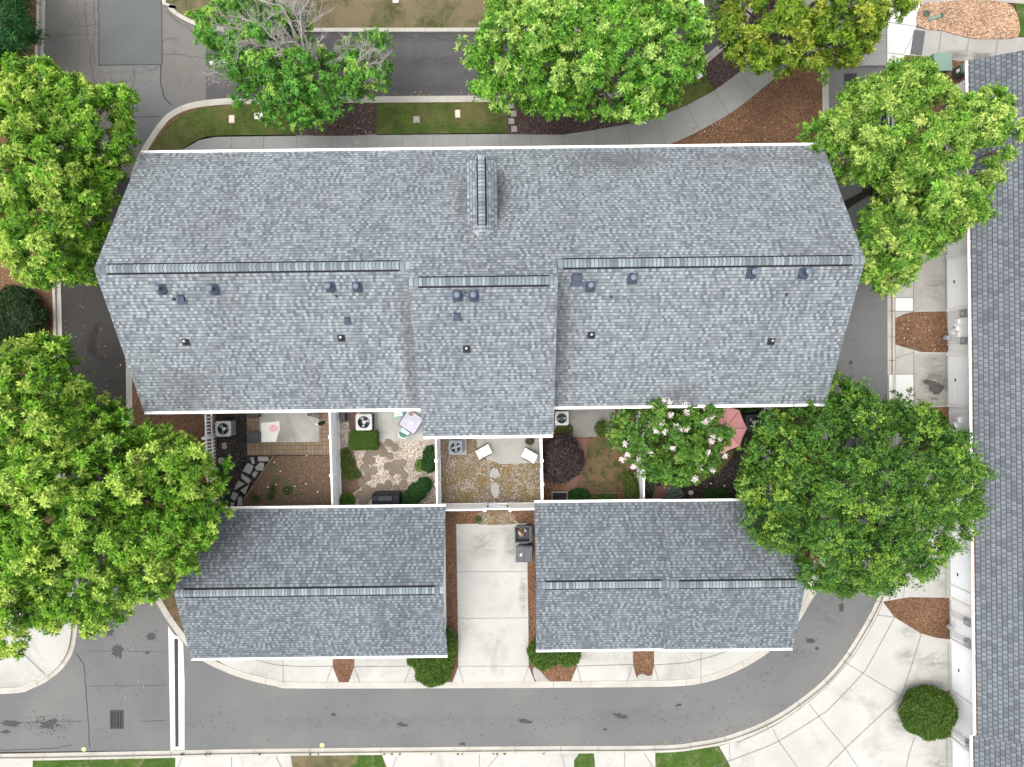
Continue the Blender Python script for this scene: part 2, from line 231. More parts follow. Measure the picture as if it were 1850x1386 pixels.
M = dict(
    shingle=shingles('roof_shingle', (.276, .305, .320), (.199, .222, .236), (.126, .143, .155), grime_shade=((-4.12, 1.2, .34, 3.1, .38), (2.05, 1.8, .32, 2.9, .36), (4.7, 9.35, 1.9, .5, .42), (-13.6, -.1, .9, .9, .3), (-.45, 7.6, .28, 1.3, .36), (-2.0, 7.6, .2, 1.3, .25), (7.2, -.55, .9, .5, .28), (10.8, 9.3, 2.6, .4, .2))),  # strips beside middle unit and dormer: dirt plus painted wall shade
    shingle_garage=shingles('garage_shingle', (.216, .245, .263), (.144, .163, .178), (.100, .114, .127)),
    shingle_neighbour=shingles('neighbour_shingle', (.185, .206, .224), (.155, .173, .188), (.09, .101, .112), row=.205, tab=.26, regular=1.0),
    cap=capmat('ridge_cap', (.285, .33, .352), (.21, .245, .264), (.145, .172, .188)),
    black=plain('black_plastic', (.02, .021, .023), .5), vent_edge=plain('vent_slot', (.015, .015, .017), .8),
    white=plain('white_paint', (.78, .78, .77), .45, var=.04), vinyl=plain('white_vinyl', (.88, .885, .89), .35, var=.05, vscale=2),
    siding=siding('white_siding', (.90, .91, .915)), door_white=plain('garage_door_paint', (.87, .885, .90), .4, var=.03),
    fascia=plain('grey_fascia', (.30, .30, .31), .7), glass=plain('window_glass', (.05, .07, .09), .08, spec=.6),
    asphalt=blotchy('asphalt', (.108, .112, .114), (.152, .153, .150), big=.22, fine=30, speck=.4, spots=((88, 1309, 60, 20, .5), (1130, 1296, 200, 22, .3), (700, 1303, 300, 18, .3), (1500, 1110, 40, 60, .3), (290, 1250, 40, 90, .25), (1450, 1180, 60, 40, .3)), spot_col=(.085, .085, .086), stain=(.175, .162, .138), stain_scale=.22, stain_lo=.55, stain_hi=.85),
    asphalt_new=blotchy('asphalt_new', (.070, .067, .069), (.086, .082, .084), big=.3, fine=30, speck=.4, spots=((760, 66, 260, 13, .6), (760, 112, 260, 14, .5), (760, 160, 260, 10, .4)), spot_col=(.048, .046, .048), stain=(.115, .11, .11), stain_scale=.35, stain_lo=.5, stain_hi=.85),
    asphalt_old=blotchy('asphalt_old', (.125, .118, .106), (.158, .15, .138), big=.35, fine=26, speck=.5, stain=(.09, .087, .083), stain_scale=.5, stain_lo=.55, stain_hi=.8),
    asphalt_patch=blotchy('asphalt_patch', (.098, .104, .106), (.118, .124, .126), big=.4, fine=30, speck=.25),
    asphalt_alley_shade=blotchy('asphalt_alley_shade', (.036, .034, .031), (.046, .043, .040), big=.4, fine=30, speck=.4, stain=(.014, .013, .012), stain_scale=.7, stain_lo=.56, stain_hi=.72),  # dark asphalt, with shade from trees and house put into the colour
    concrete=blotchy('concrete', (.37, .365, .335), (.44, .436, .405), big=.35, fine=9, speck=.10, bstr=.1, stain=(.25, .245, .22), stain_scale=.42, stain_lo=.52, stain_hi=.78, spots=((872, 985, 34, 30, .5), (926, 985, 18, 50, .6), (945, 1075, 10, 40, .7), (905, 962, 50, 16, .35), (1685, 1195, 34, 26, .6), (1638, 1185, 30, 20, .5), (1692, 1232, 26, 18, .6), (1622, 1300, 28, 34, .5), (1690, 1378, 28, 26, .55), (1640, 1140, 28, 18, .4), (690, 1190, 60, 18, .3), (1060, 1185, 40, 16, .3), (1700, 1050, 20, 30, .3))),
    concrete_side=blotchy('concrete_side', (.28, .272, .245), (.36, .35, .32), big=.6, fine=22, speck=.2, bstr=.1, spots=((1690, 690, 34, 30, .9), (1685, 655, 30, 16, .5), (1690, 722, 26, 14, .6), (1690, 520, 30, 30, .4), (1728, 102, 40, 12, .6), (1770, 104, 30, 10, .7)), spot_col=(.13, .125, .11), stain=(.26, .25, .23), stain_scale=.6, stain_lo=.5, stain_hi=.85),
    concrete_kerb=blotchy('concrete_kerb', (.37, .35, .305), (.45, .43, .385), big=.8, fine=20, speck=.2, bstr=.1, stain=(.33, .31, .27), stain_scale=.7, stain_lo=.5, stain_hi=.8),
    concrete_walk=blotchy('concrete_walk', (.215, .22, .21), (.28, .28, .27), big=.5, fine=22, speck=.22, bstr=.1, stain=(.23, .22, .20), stain_scale=.6, stain_lo=.5, stain_hi=.8),
    concrete_new=blotchy('concrete_new', (.55, .55, .53), (.62, .62, .60), big=.5, fine=22, speck=.08, bstr=.06),
    patio=blotchy('patio_concrete', (.33, .325, .295), (.43, .425, .39), big=.9, fine=22, speck=.2, bstr=.1, stain=(.24, .23, .2), stain_scale=1.0, stain_lo=.5, stain_hi=.8),
    patio_wet=blotchy('patio_damp', (.19, .185, .165), (.25, .245, .22), big=.9, fine=22, speck=.2, bstr=.1, stain=(.30, .29, .26), stain_scale=1.2, stain_lo=.5, stain_hi=.8),
    mulch=chips('brown_mulch', [(.10, .052, .031), (.145, .077, .045), (.19, .106, .062), (.25, .15, .09)], 26, big=.5),
    mulch_dark=chips('purple_mulch', [(.035, .022, .022), (.06, .037, .036), (.09, .06, .056), (.16, .12, .11)], 30, big=.6),
    mulch_black=chips('black_mulch', [(.014, .012, .011), (.026, .022, .020), (.045, .038, .034), (.09, .08, .07)], 26),
    mulch_pale=chips('straw_mulch', [(.22, .13, .08), (.34, .21, .13), (.46, .30, .19), (.58, .42, .30)], 16, stretch=(1, 1.6, 1), patch=(.25, .15, .09), patch_scale=.9, lo=.55, hi=.75),
    soil=chips('soil', [(.05, .03, .02), (.08, .05, .032), (.11, .07, .045)], 14, big=.4),
    pebble=chips('pale_pebbles', [(.24, .18, .14), (.42, .35, .29), (.56, .49, .42), (.68, .62, .54)], 25, bdist=.04),
    pebble_brown=chips('weedy_gravel', [(.10, .075, .045), (.19, .14, .09), (.27, .21, .15), (.40, .36, .31)], 27, patch=(.17, .12, .04), patch_scale=1.3, lo=.46, hi=.66),
    lawn=turf('lawn', (.046, .078, .016), (.10, .14, .03), (.19, .155, .07), .45, .72),
    lawn_green=turf('green_lawn', (.042, .09, .014), (.085, .15, .03), (.22, .19, .10), .52, .72, 1.6),
    lawn_dry=turf('dry_lawn', (.06, .075, .025), (.12, .12, .05), (.20, .16, .095), .38, .55),
    lawn_bare=turf('bare_lawn', (.05, .07, .018), (.10, .115, .035), (.19, .125, .075), .40, .56, 2.2),
    dirt=blotchy('dirt_lawn', (.10, .066, .045), (.145, .098, .066), big=1.2, fine=9, speck=.75, bstr=.6, stain=(.05, .08, .02), stain_scale=1.2, stain_lo=.55, stain_hi=.75),
    brick=brickpave('tan_pavers', [(.20, .13, .085), (.27, .185, .12), (.15, .13, .055)], .2, .2),
    brick_red=brickpave('dark_red_pavers', [(.12, .065, .055), (.16, .09, .075), (.10, .07, .05)], .2, .1),
    path_red=blotchy('red_slabs', (.17, .085, .07), (.22, .12, .10), big=1, fine=24, speck=.2),
    flag=blotchy('flagstone', (.26, .265, .25), (.35, .35, .33), big=1.5, fine=18, speck=.25, bstr=.3),
    hexstone=blotchy('hex_stone', (.145, .115, .085), (.20, .165, .125), big=1.5, fine=24, speck=.3, bstr=.3),
    timber=plain('edging_timber', (.19, .135, .095), .9, var=.3), bark=plain('bark', (.13, .11, .09), .9, var=.4, vscale=12),
    dead=plain('dead_wood', (.36, .325, .31), .9, var=.25, vscale=10), bark_dark=plain('bark_dark', (.05, .04, .032), .9, var=.4, vscale=12),
    joint=plain('joint', (.16, .15, .135), .95, var=.3), crack=plain('crack', (.05, .048, .046), .95, var=.3), weed=plain('weed', (.05, .08, .02), .95, var=.5, vscale=9),
    oil=plain('oil_stain', (.042, .042, .043), .7, var=.2), damp=plain('damp_stain', (.07, .068, .06), .8, var=.3),
    soft_oil=plain('soft_oil', (.27, .262, .24), .85, var=.2), paint=plain('road_paint', (.75, .75, .73), .6, var=.06), yellow_paint=plain('yellow_paint', (.42, .43, .20), .7, var=.15),
    iron=plain('cast_iron', (.06, .056, .052), .7, .3, var=.25), drain_dark=plain('drain_dark', (.012, .012, .012), .9),
    metal=plain('galvanised', (.33, .36, .41), .45, .5, var=.1), vent_blue=plain('vent_metal', (.062, .082, .115), .5, .2, var=.15), vent_cap=plain('vent_cap', (.14, .18, .23), .5, .2, var=.1),
    ac_grey=plain('ac_grey', (.46, .46, .45), .5, var=.06), ac_slate=plain('ac_slate', (.15, .175, .195), .5, var=.08), ac_side=plain('ac_louvre', (.09, .10, .11), .5, .3),
    ac_dark=plain('ac_dark', (.045, .05, .055), .45), blade=plain('fan_blade', (.42, .43, .44), .45, .15), hub=plain('fan_hub', (.75, .75, .75), .5),
    teal=plain('teal_plastic', (.05, .42, .34), .4, var=.08), teal_pale=plain('pale_slat', (.70, .82, .78), .45, var=.05),
    cloth=blotchy('table_top', (.40, .39, .46), (.48, .47, .55), big=3, fine=30, speck=.1, rough=.5, bstr=.02), frame=plain('dark_frame', (.03, .025, .025), .5),
    sling=plain('white_sling', (.80, .80, .79), .6, var=.04), coral=plain('coral_canvas', (.66, .31, .30), .8, var=.06, vscale=2), olive=plain('dark_green_canvas', (.012, .05, .014), .8),
    cover=plain('black_cover', (.016, .018, .022), .42, var=.2), bin=plain('bin_plastic', (.055, .062, .078), .5, var=.1), bin_dark=plain('bin_inside', (.012, .016, .026), .5),
    bin_lid=plain('bin_lid', (.075, .08, .09), .55, var=.1), rubbish=chips('rubbish', [(.7, .72, .75), (.5, .5, .5), (.3, .12, .05), (.05, .05, .05)], 6),
    green_box=plain('green_steel', (.16, .25, .20), .5, var=.08), green_dark=plain('dark_green_steel', (.06, .085, .065), .6, var=.1), cover_white=plain('cover_white', (.62, .61, .58), .6, var=.08),
    cover_pink=plain('cover_pink', (.56, .43, .36), .7, var=.1), cover_grey=plain('cover_grey', (.34, .30, .27), .8, var=.12), mat=plain('grey_mat', (.105, .105, .11), .95, var=.15, vscale=20),
    chalk=plain('chalk', (.68, .66, .62), .9, var=.05), chalk_pink=plain('chalk_pink', (.72, .40, .44), .9, var=.12, vscale=4), red=plain('red_petal', (.5, .02, .03), .6),
    leaf=leafmat('maple_leaf'), leaf2=leafmat('shrub_leaf', .2, .55), petal=leafmat('petal', .35, .6), meter=plain('meter_grey', (.42, .44, .45), .4, .3), ball=plain('pale_stone', (.5, .48, .44), .8),
    scorch=plain('scorched_edge', (.28, .12, .055), .9, var=.3),
)

# ------------------------------------------------------------------ mesh builder
class MB:
    def __init__(s): s.v = []; s.f = []; s.uv = []
    def add(s, vs, fs, uvs=None):
        o = len(s.v); s.v += [tuple(p) for p in vs]
        for i, f in enumerate(fs):
            s.f.append([o + k for k in f]); s.uv.append(uvs[i] if uvs else None)
        return s
    def box(s, c, size, rz=0, taper=1.0, rot=None):
        sx, sy, sz = (x / 2 for x in size); vs = []
        for z in (-sz, sz):
            t = taper if z > 0 else 1
            for x, y in ((-sx, -sy), (sx, -sy), (sx, sy), (-sx, sy)): vs.append(Vector((x * t, y * t, z)))
        R = rot if rot is not None else Matrix.Rotation(rz, 3, 'Z')
        s.add([R @ v + Vector(c) for v in vs], [(3, 2, 1, 0), (4, 5, 6, 7), (0, 1, 5, 4), (1, 2, 6, 5), (2, 3, 7, 6), (3, 0, 4, 7)]); return s
    def prism(s, pts, z0, z1, top_only=False, inset=0):
        a = sum(p[0] * q[1] - q[0] * p[1] for p, q in zip(pts, pts[1:] + pts[:1]))
        if a < 0: pts = pts[::-1]
        n = len(pts)
        if top_only: s.add([(x, y, z1) for x, y in pts], [list(range(n))]); return s
        s.add([(x, y, z0) for x, y in pts] + [(x, y, z1) for x, y in pts],
              [list(range(n, 2 * n))] + [(i, (i + 1) % n, n + (i + 1) % n, n + i) for i in range(n)]); return s
    def strip(s, A, B, z0, z1):
        n = len(A)
        vs = [(x, y, z1) for x, y in A] + [(x, y, z1) for x, y in B] + [(x, y, z0) for x, y in A] + [(x, y, z0) for x, y in B]
        fs = []
        a = (A[1][0] - A[0][0]) * (B[0][1] - A[0][1]) - (A[1][1] - A[0][1]) * (B[0][0] - A[0][0])
        for i in range(n - 1):
            q = (i, i + 1, n + i + 1, n + i)
            fs.append(q if a > 0 else q[::-1])
            for o in (0, n): fs.append((o + i, o + i + 1, 2 * n + o + i + 1, 2 * n + o + i))
        for i in (0, n - 1): fs.append((i, n + i, 3 * n + i, 2 * n + i))
        s.add(vs, fs); return s
    def ribbon(s, pts, wd, z):
        for (a, b) in zip(pts, pts[1:]):
            tx, ty = b[0] - a[0], b[1] - a[1]; l = math.hypot(tx, ty)
            if l < 1e-4: continue
            nx, ny = -ty / l * wd / 2, tx / l * wd / 2
            s.add([(a[0] - nx, a[1] - ny, z), (b[0] - nx, b[1] - ny, z), (b[0] + nx, b[1] + ny, z), (a[0] + nx, a[1] + ny, z)], [(0, 1, 2, 3)])
        return s
    def tube(s, pts, rad, n=8, cap=True):
        pts = [Vector(p) for p in pts]
        if not isinstance(rad, (list, tuple)): rad = [rad] * len(pts)
        vs = []; m = len(pts); up = Vector((0.13, .31, .94))
        for i, p in enumerate(pts):
            t = (pts[min(i + 1, m - 1)] - pts[max(i - 1, 0)]).normalized()
            a = t.cross(up); a = a.normalized() if a.length > 1e-3 else t.orthogonal().normalized(); b = t.cross(a)
            for k in range(n):
                an = 2 * PI * k / n; vs.append(p + (a * math.cos(an) + b * math.sin(an)) * rad[i])
        fs = [(i * n + k, i * n + (k + 1) % n, (i + 1) * n + (k + 1) % n, (i + 1) * n + k) for i in range(m - 1) for k in range(n)]
        if cap: fs += [list(range(n))[::-1], [(m - 1) * n + k for k in range(n)]]
        s.add(vs, fs); return s
    def lathe(s, c, prof, n=20, cap=True):
        vs = []; m = len(prof)
        for r, z in prof:
            for k in range(n): a = 2 * PI * k / n; vs.append((c[0] + r * math.cos(a), c[1] + r * math.sin(a), c[2] + z))
        fs = [(i * n + k, i * n + (k + 1) % n, (i + 1) * n + (k + 1) % n, (i + 1) * n + k) for i in range(m - 1) for k in range(n)]
        if cap: fs += [list(range(n))[::-1], [(m - 1) * n + k for k in range(n)]]
        s.add(vs, fs); return s
    def blob(s, c, r, seed=0, amp=.12, sub=2):
        bm = bmesh.new(); bmesh.ops.create_icosphere(bm, subdivisions=sub, radius=1); rr = random.Random(seed)
        ph = [rr.uniform(0, 6) for _ in range(6)]
        vs = []
        for v in bm.verts:
            k = 1 + amp * (math.sin(3 * v.co.x + ph[0]) + math.sin(4 * v.co.y + ph[1]) + math.sin(3.5 * v.co.z + ph[2])) / 2
            vs.append((c[0] + v.co.x * r[0] * k, c[1] + v.co.y * r[1] * k, c[2] + v.co.z * r[2] * k))
        s.add(vs, [[v.index for v in f.verts] for f in bm.faces]); bm.free(); return s
    def build(s, name, m, parent=None, world=True, bevel=0, smooth_sh=False, origin=None):
        off = Vector((0, 0, 0))
        if parent is not None and world: off = root_loc(parent)
        if origin is not None: off = Vector(origin)
        me = bpy.data.meshes.new(name)
        me.from_pydata([tuple(Vector(v) - off) for v in s.v], [], s.f)
        if any(u is not None for u in s.uv):
            ul = me.uv_layers.new(name='UVMap')
            k = 0
            for u, f in zip(s.uv, s.f):
                for i in range(len(f)):
                    ul.data[k].uv = u[i] if u else (0, 0); k += 1
        me.materials.append(M[m] if isinstance(m, str) else m)
        if smooth_sh: me.polygons.foreach_set('use_smooth', [True] * len(me.polygons))
        me.update()
        if bevel:
            bm = bmesh.new(); bm.from_mesh(me)
            bmesh.ops.recalc_face_normals(bm, faces=bm.faces)
            es = [e for e in bm.edges if len(e.link_faces) == 2 and e.calc_face_angle(0) > .5]
            bmesh.ops.bevel(bm, geom=es, offset=bevel, segments=2, affect='EDGES', profile=.5)
            bm.to_mesh(me); bm.free()
        o = bpy.data.objects.new(name, me); COL.objects.link(o)
        if parent is not None: o.parent = parent
        if origin is not None: o.location = origin
        return o
def root_loc(o):
    l = Vector((0, 0, 0))
    while o is not None: l = l + o.location; o = o.parent
    return l
def tag(o, label, cat, group=None, kind=None):
    if label: o['label'] = label
    if cat: o['category'] = cat
    if group: o['group'] = group
    if kind: o['kind'] = kind
    return o
def thing(name, label, cat, loc, rz=0, group=None):
    o = bpy.data.objects.new(name, None); COL.objects.link(o); o.location = loc; o.rotation_euler = (0, 0, rz)
    o.empty_display_size = .3
    return tag(o, label, cat, group)
def struct(name, mb, m, label=None, cat=None, kind='structure'):
    o = mb.build(name, m); o['kind'] = kind
    if label: o['label'] = label
    if cat: o['category'] = cat
    return o
def copy_tree(o, parent=None):
    c = o.copy(); COL.objects.link(c); c.parent = parent
    for ch in list(o.children): copy_tree(ch, c)
    return c
def area(name, pts, z, m, label=None, cat=None, sm=0, kind='structure'):
    if sm: pts = smooth(pts, sm, True)
    return struct(name, MB().prism(PP(pts), z - .12, z), m, label, cat, kind)

# ------------------------------------------------------------------ ground, streets, kerbs
ZI = .10   # level of everything behind a kerb
S = 600
struct('ground', MB().add([(-S, -S, -.06), (S, -S, -.06), (S, S, -.06), (-S, S, -.06)], [(0, 1, 2, 3)]), 'soil', 'brown earth under the beds and trees', 'ground')
struct('alley', MB().prism(PP([(-300, 1060), (-300, 1362), (460, 1354), (1182, 1348), (1262, 1342), (1330, 1326), (1405, 1292), (1478, 1242), (1524, 1194), (1560, 1140), (1584, 1094), (1598, 1050), (1605, 980), (1605, 118), (1480, 118), (1480, 1000), (1400, 1160), (1180, 1236), (560, 1240), (400, 1200), (280, 1060)]), -.05, 0), 'asphalt', 'grey asphalt alley looping below the garages', 'alley')
struct('left_alley', MB().prism(PP([(70, 320), (245, 320), (245, 1060.5), (-300, 1060.5), (-300, 700), (70, 600)]), -.05, -.001), 'asphalt_alley_shade', 'dark asphalt alley left of the townhouses', 'alley')
struct('street', MB().prism(PP([(430, -420), (1420, -420), (1420, 215), (372, 215), (372, 60), (372, -420)]), -.05, .0005), 'asphalt_new', 'dark asphalt street above the townhouses', 'street')
struct('old_street', MB().prism(PP([(60, -420), (372.5, -420), (372.5, 240), (300, 320.5), (60, 320.5)]), -.05, .0), 'asphalt_old', 'cracked old asphalt at the street corner', 'street')
struct('asphalt_patch', MB().prism(PP([(177, -300), (291, -300), (293, 117), (178, 117)]), -.02, .006), 'asphalt_patch', 'smooth bluish asphalt repair patch', 'road patch')
struct('asphalt_corner_patch', MB().prism(PP([(180, 119), (250, 117), (288, 118), (300, 170), (330, 185), (282, 215), (262, 262), (248, 262), (235, 215), (200, 165)]), -.02, .003), 'asphalt', None, None)

# the block on which the townhouses stand
ISL = [(256, 270), (275, 239), (290, 219), (306, 203), (340, 187), (390, 179), (460, 176.5), (640, 174.5), (860, 173), (1000, 172), (1100, 168), (1170, 152), (1240, 124), (1290, 88), (1325, 52), (1352, 5), (1370, -60), (1385, -300)]
ISL_R = [(1495, 52), (1496, 120), (1497, 200), (1496, 600), (1494, 950), (1491, 1020), (1484, 1055), (1464, 1088), (1439, 1129), (1400, 1169), (1361, 1197), (1310, 1222), (1265, 1235), (1226, 1239.5), (1173, 1241), (1000, 1242.5), (560, 1244), (500, 1240), (440, 1226), (400, 1211), (360, 1190), (332, 1161), (300, 1118), (272, 1068), (250, 1010), (238, 940), (231, 850), (228, 700), (228, 450), (232, 350), (240, 305)]
ring = smooth(ISL + [(1495, -300)] + ISL_R, 3, True)
kfront, kback = offs(ring, 8.5, True), offs(ring, 13, True)
mbp = MB(); mbk = MB()
rw, kf, kb = PP(ring + ring[:1]), PP(kfront + kfront[:1]), PP(kback + kback[:1])
mbp.strip(rw, kf, -.05, .014); mbk.strip(kf, kb, -.05, .125)
struct('gutter_pan', mbp, 'concrete_kerb', 'pale concrete gutter pan round the townhouse block', 'gutter pan')
struct('kerb', mbk, 'concrete_kerb', 'raised concrete kerb round the townhouse block', 'kerb')
struct('mulch_bed', MB().prism(PP(offs(ring, 11, True)), -.05, ZI), 'mulch', 'brown mulch of the townhouse block', 'mulch bed')

# outer kerbs
def kerb_line(name, pts, side, label, pan=8, kw=5, sm=4, m='concrete_kerb', kh=.125):
    p = smooth(pts, sm); a = offs(p, pan * side); b = offs(p, (pan + kw) * side)
    o = struct(name, MB().strip(PP(p), PP(a), -.05, .014).strip(PP(a), PP(b), -.05, kh), m, label, 'kerb')
    return p, b
OUT = [(-300, 1366), (0, 1362), (310, 1356), (460, 1353), (930, 1348.5), (1182, 1347), (1260, 1340), (1324, 1326), (1400, 1293.5), (1475, 1240), (1520, 1192), (1554, 1140), (1576, 1100), (1590, 1066), (1599, 1010), (1603, 930), (1603.5, 700), (1603, 500), (1602, 130)]
o_in, o_out = kerb_line('outer_kerb', OUT, 1, 'pale concrete kerb on the far side of the loop alley', 7, 4)
struct('ground_beyond_alley', MB().prism(PP(o_in[:1] + offs(o_in, 9) + [(1604, 100), (1640, 60), (1640, -300), (2600, -300), (2600, 2200), (-300, 2200)]), -.05, ZI - .01), 'soil', 'earth beyond the alley kerb', 'ground')
t_in, t_out = kerb_line('street_kerb', [(312, -420), (312, -40), (318, 2), (345, 23), (382, 36), (440, 40), (640, 40.5), (900, 40), (1120, 38), (1180, 24), (1215, -12), (1235, -80), (1245, -420)], 1, 'stained concrete kerb along the upper side of the street', 12, 7)
t_out2 = offs(t_in, -17)
l_in, l_out = kerb_line('left_kerb', [(80, -420), (82, 0), (79, 110), (86, 260), (104, 420), (110, 520), (113, 650), (117, 800), (128, 960), (146, 1075)], 1, 'pale kerb along the left edge of the alley', 8, 5)
struct('left_ground', MB().prism(PP([(-400, -420)] + offs(l_in, 10) + [(146, 1090), (-400, 1090)]), -.05, ZI - .01), 'mulch', 'brown mulch under the trees at the left', 'ground')
cc = [(-300, 1256), (0, 1254), (60, 1243), (100, 1220), (126, 1190), (138, 1150), (143, 1072)]
c_in, c_out = kerb_line('corner_kerb', cc, -1, 'curved concrete kerb of the left driveway', 8, 4)
area('left_driveway', [(-300, 1060)] + [(x, y) for x, y in offs(c_in, -10)] + [(135, 1060)], ZI, 'concrete', 'pale concrete driveway corner at the left', 'driveway')
struct('verge', MB().prism(PP(offs(t_in, 17)[1:-1] + [(1250, -420), (330, -420)]), -.05, ZI), 'lawn_dry', 'dry mottled grass above the street', 'grass', 'stuff')

# sidewalk along the front
sw_up = smooth([(332, 270), (361, 253), (390, 247), (460, 245.5), (600, 244.5), (920, 241.5), (1016, 240), (1076, 235), (1133, 226), (1185, 213), (1239, 191), (1289, 164), (1336, 130), (1385, 80), (1420, 30), (1440, -60)], 4)
sw_lo = smooth([(332, 300), (361, 300), (390, 300), (460, 300), (600, 300), (920, 298), (1016, 297), (1090, 292), (1165, 277), (1221, 257), (1260, 239), (1315, 208), (1366, 170), (1409, 133), (1450, 95), (1497, 60)], 4)
struct('sidewalk', MB().strip(PP(sw_up), PP(sw_lo), -.02, ZI + .012), 'concrete_walk', 'grey concrete sidewalk in slabs before the townhouses', 'sidewalk')
area('apron', [(1420, 40), (1430, -300), (1602, -300), (1601, 121), (1497, 121), (1489, 150), (1478, 128), (1461, 110), (1440, 110)], ZI + .002, 'concrete_walk', 'grey concrete ramp crossing at the alley mouth', 'apron')
area('white_walk', [(1600.5, -300), (1662, -300), (1660, 22), (1640, 105), (1622, 165), (1612, 260), (1604, 330), (1601, 121)], ZI + .004, 'concrete_new', 'bright new concrete strip beside the alley mouth', 'walk')
area('upper_path', [(1661, 10), (1661, -80), (2100, -80), (2100, 10), (1850, 9), (1760, 3)], ZI + .006, 'concrete_side', 'concrete walk along the top edge', 'path')
area('side_path', [(1643, 50), (1700, 58), (1760, 71), (1830, 69), (2000, 70), (2000, 130), (1620, 130), (1628, 100)], ZI, 'concrete_side', 'sandy concrete path to the neighbouring garages', 'path')
area('straw_bed', [(1662, 12), (1700, 6), (1760, 3), (1815, 8), (1834, 30), (1836, 68), (1790, 72), (1750, 71), (1700, 58), (1655, 50)], ZI + .05, 'mulch_pale', 'orange straw mulch mound at the upper right', 'mulch bed', 3)
area('corner_lawn', [(1832, 9), (2000, 9), (2000, 67), (1836, 68)], ZI + .02, 'lawn_green', 'green lawn at the upper right corner', 'grass', 0, 'stuff')
area('neighbour_bed', [(1632, 101), (1700, 106), (1730, 112), (1900, 108), (1900, 480), (1600, 480), (1612, 300), (1622, 180)], ZI + .005, 'mulch', 'brown mulch beside the neighbouring garages', 'mulch bed')
# strip of lawn and mulch between street and sidewalk
area('front_lawn', [(277, 266), (299, 234), (327, 210), (364, 197), (390, 193.5), (536, 190), (536, 247), (460, 248), (390, 249), (361, 255), (332, 272), (290, 285)], ZI + .012, 'lawn', 'mown grass strip left of the dead-topped tree', 'grass', 0, 'stuff')
area('front_mulch', [(535, 190), (682, 188.5), (681, 244), (640, 246.5), (600, 247), (535, 246)], ZI + .016, 'mulch_dark', 'purple brown mulch round the dead-topped tree', 'mulch bed')
area('front_lawn_middle', [(682, 188), (918, 187.5), (918, 243.5), (681, 245.5)], ZI + .012, 'lawn', 'mown grass strip between two mulch beds', 'grass', 0, 'stuff')
area('front_mulch_right', [(917, 187.5), (1000, 187), (1105, 183), (1170, 168), (1215, 150), (1230, 180), (1150, 222), (1076, 236), (1016, 245), (917, 244)], ZI + .016, 'mulch_dark', 'purple brown mulch under the big bright tree', 'mulch bed')
area('curve_lawn', [(1150, 178), (1215, 150), (1252, 128), (1268, 132), (1290, 165), (1240, 192), (1185, 214), (1140, 225)], ZI + .020, 'lawn', 'shaded grass inside the sidewalk curve', 'grass', 0, 'stuff')
area('curve_mulch', [(1268, 132), (1255, 124), (1300, 92), (1334, 58), (1362, 10), (1372, -60), (1434, -60), (1415, 35), (1385, 82), (1336, 131), (1290, 165), (1276, 145)], ZI + .023, 'mulch_dark', 'purple brown mulch inside the sidewalk curve', 'mulch bed')

# concrete between the garages and the alley
apr = [(300, 1080)] + [(x, y) for x, y in smooth([(345, 1150), (372, 1175), (408, 1200), (446, 1216), (505, 1229), (560, 1232.5)], 3)] + [(1000, 1231), (1173, 1230), (1226, 1228)] + smooth([(1262, 1224), (1305, 1211), (1355, 1187), (1393, 1160), (1432, 1120), (1456, 1083), (1476, 1050), (1480, 1030)], 3) + [(1470, 1010), (1440, 1080), (1400, 1100), (330, 1100)]
area('garage_apron', apr, ZI + .006, 'concrete', 'pale concrete apron before the garages', 'apron')
area('driveway', [(824.5, 946), (952, 944.5), (955, 1202), (967, 1232), (818, 1232), (829, 1202)], ZI + .02, 'concrete', 'pale concrete driveway between the two garages', 'driveway')
for nm, pts in (('a', [(603, 1120), (641, 1120), (641, 1203), (630, 1233), (614, 1233), (602, 1203)]),
                ('b', [(738, 1120), (806, 1120), (806, 920), (826, 920), (828, 1203), (817, 1233), (763, 1233), (745, 1203)]),
                ('c', [(952, 920), (968, 920), (970, 1120), (1044, 1120), (1042, 1203), (1030, 1232), (967, 1232), (955.5, 1203)]),
                ('d', [(1142, 1120), (1181, 1120), (1181, 1200), (1176, 1228), (1151, 1229), (1143, 1200)])):
    area('garage_mulch', pts, ZI + .013, 'mulch', 'brown mulch wedge at the garage front', 'mulch bed')
area('sand_spill', [(963, 1205), (975, 1210), (985, 1222), (992, 1230), (969, 1230)], ZI + .02, 'concrete_side', None, None, 3)
area('sand_spill', [(1152, 1219), (1160, 1216), (1170, 1220), (1178, 1218), (1175, 1229), (1151, 1229)], ZI + .02, 'concrete_side', None, None, 2)
area('garage_side_grass', [(280, 1060), (330, 1050), (340, 1155), (322, 1135), (298, 1096)], ZI + .02, 'lawn_bare', 'thin grass beside the left garage', 'grass', 0, 'stuff')
area('gate_gravel', [(868, 924), (920, 924), (932, 938), (930, 946), (866, 947), (866, 935)], ZI + .022, 'pebble_brown', 'pebbly gravel outside the gate', 'gravel', 3)

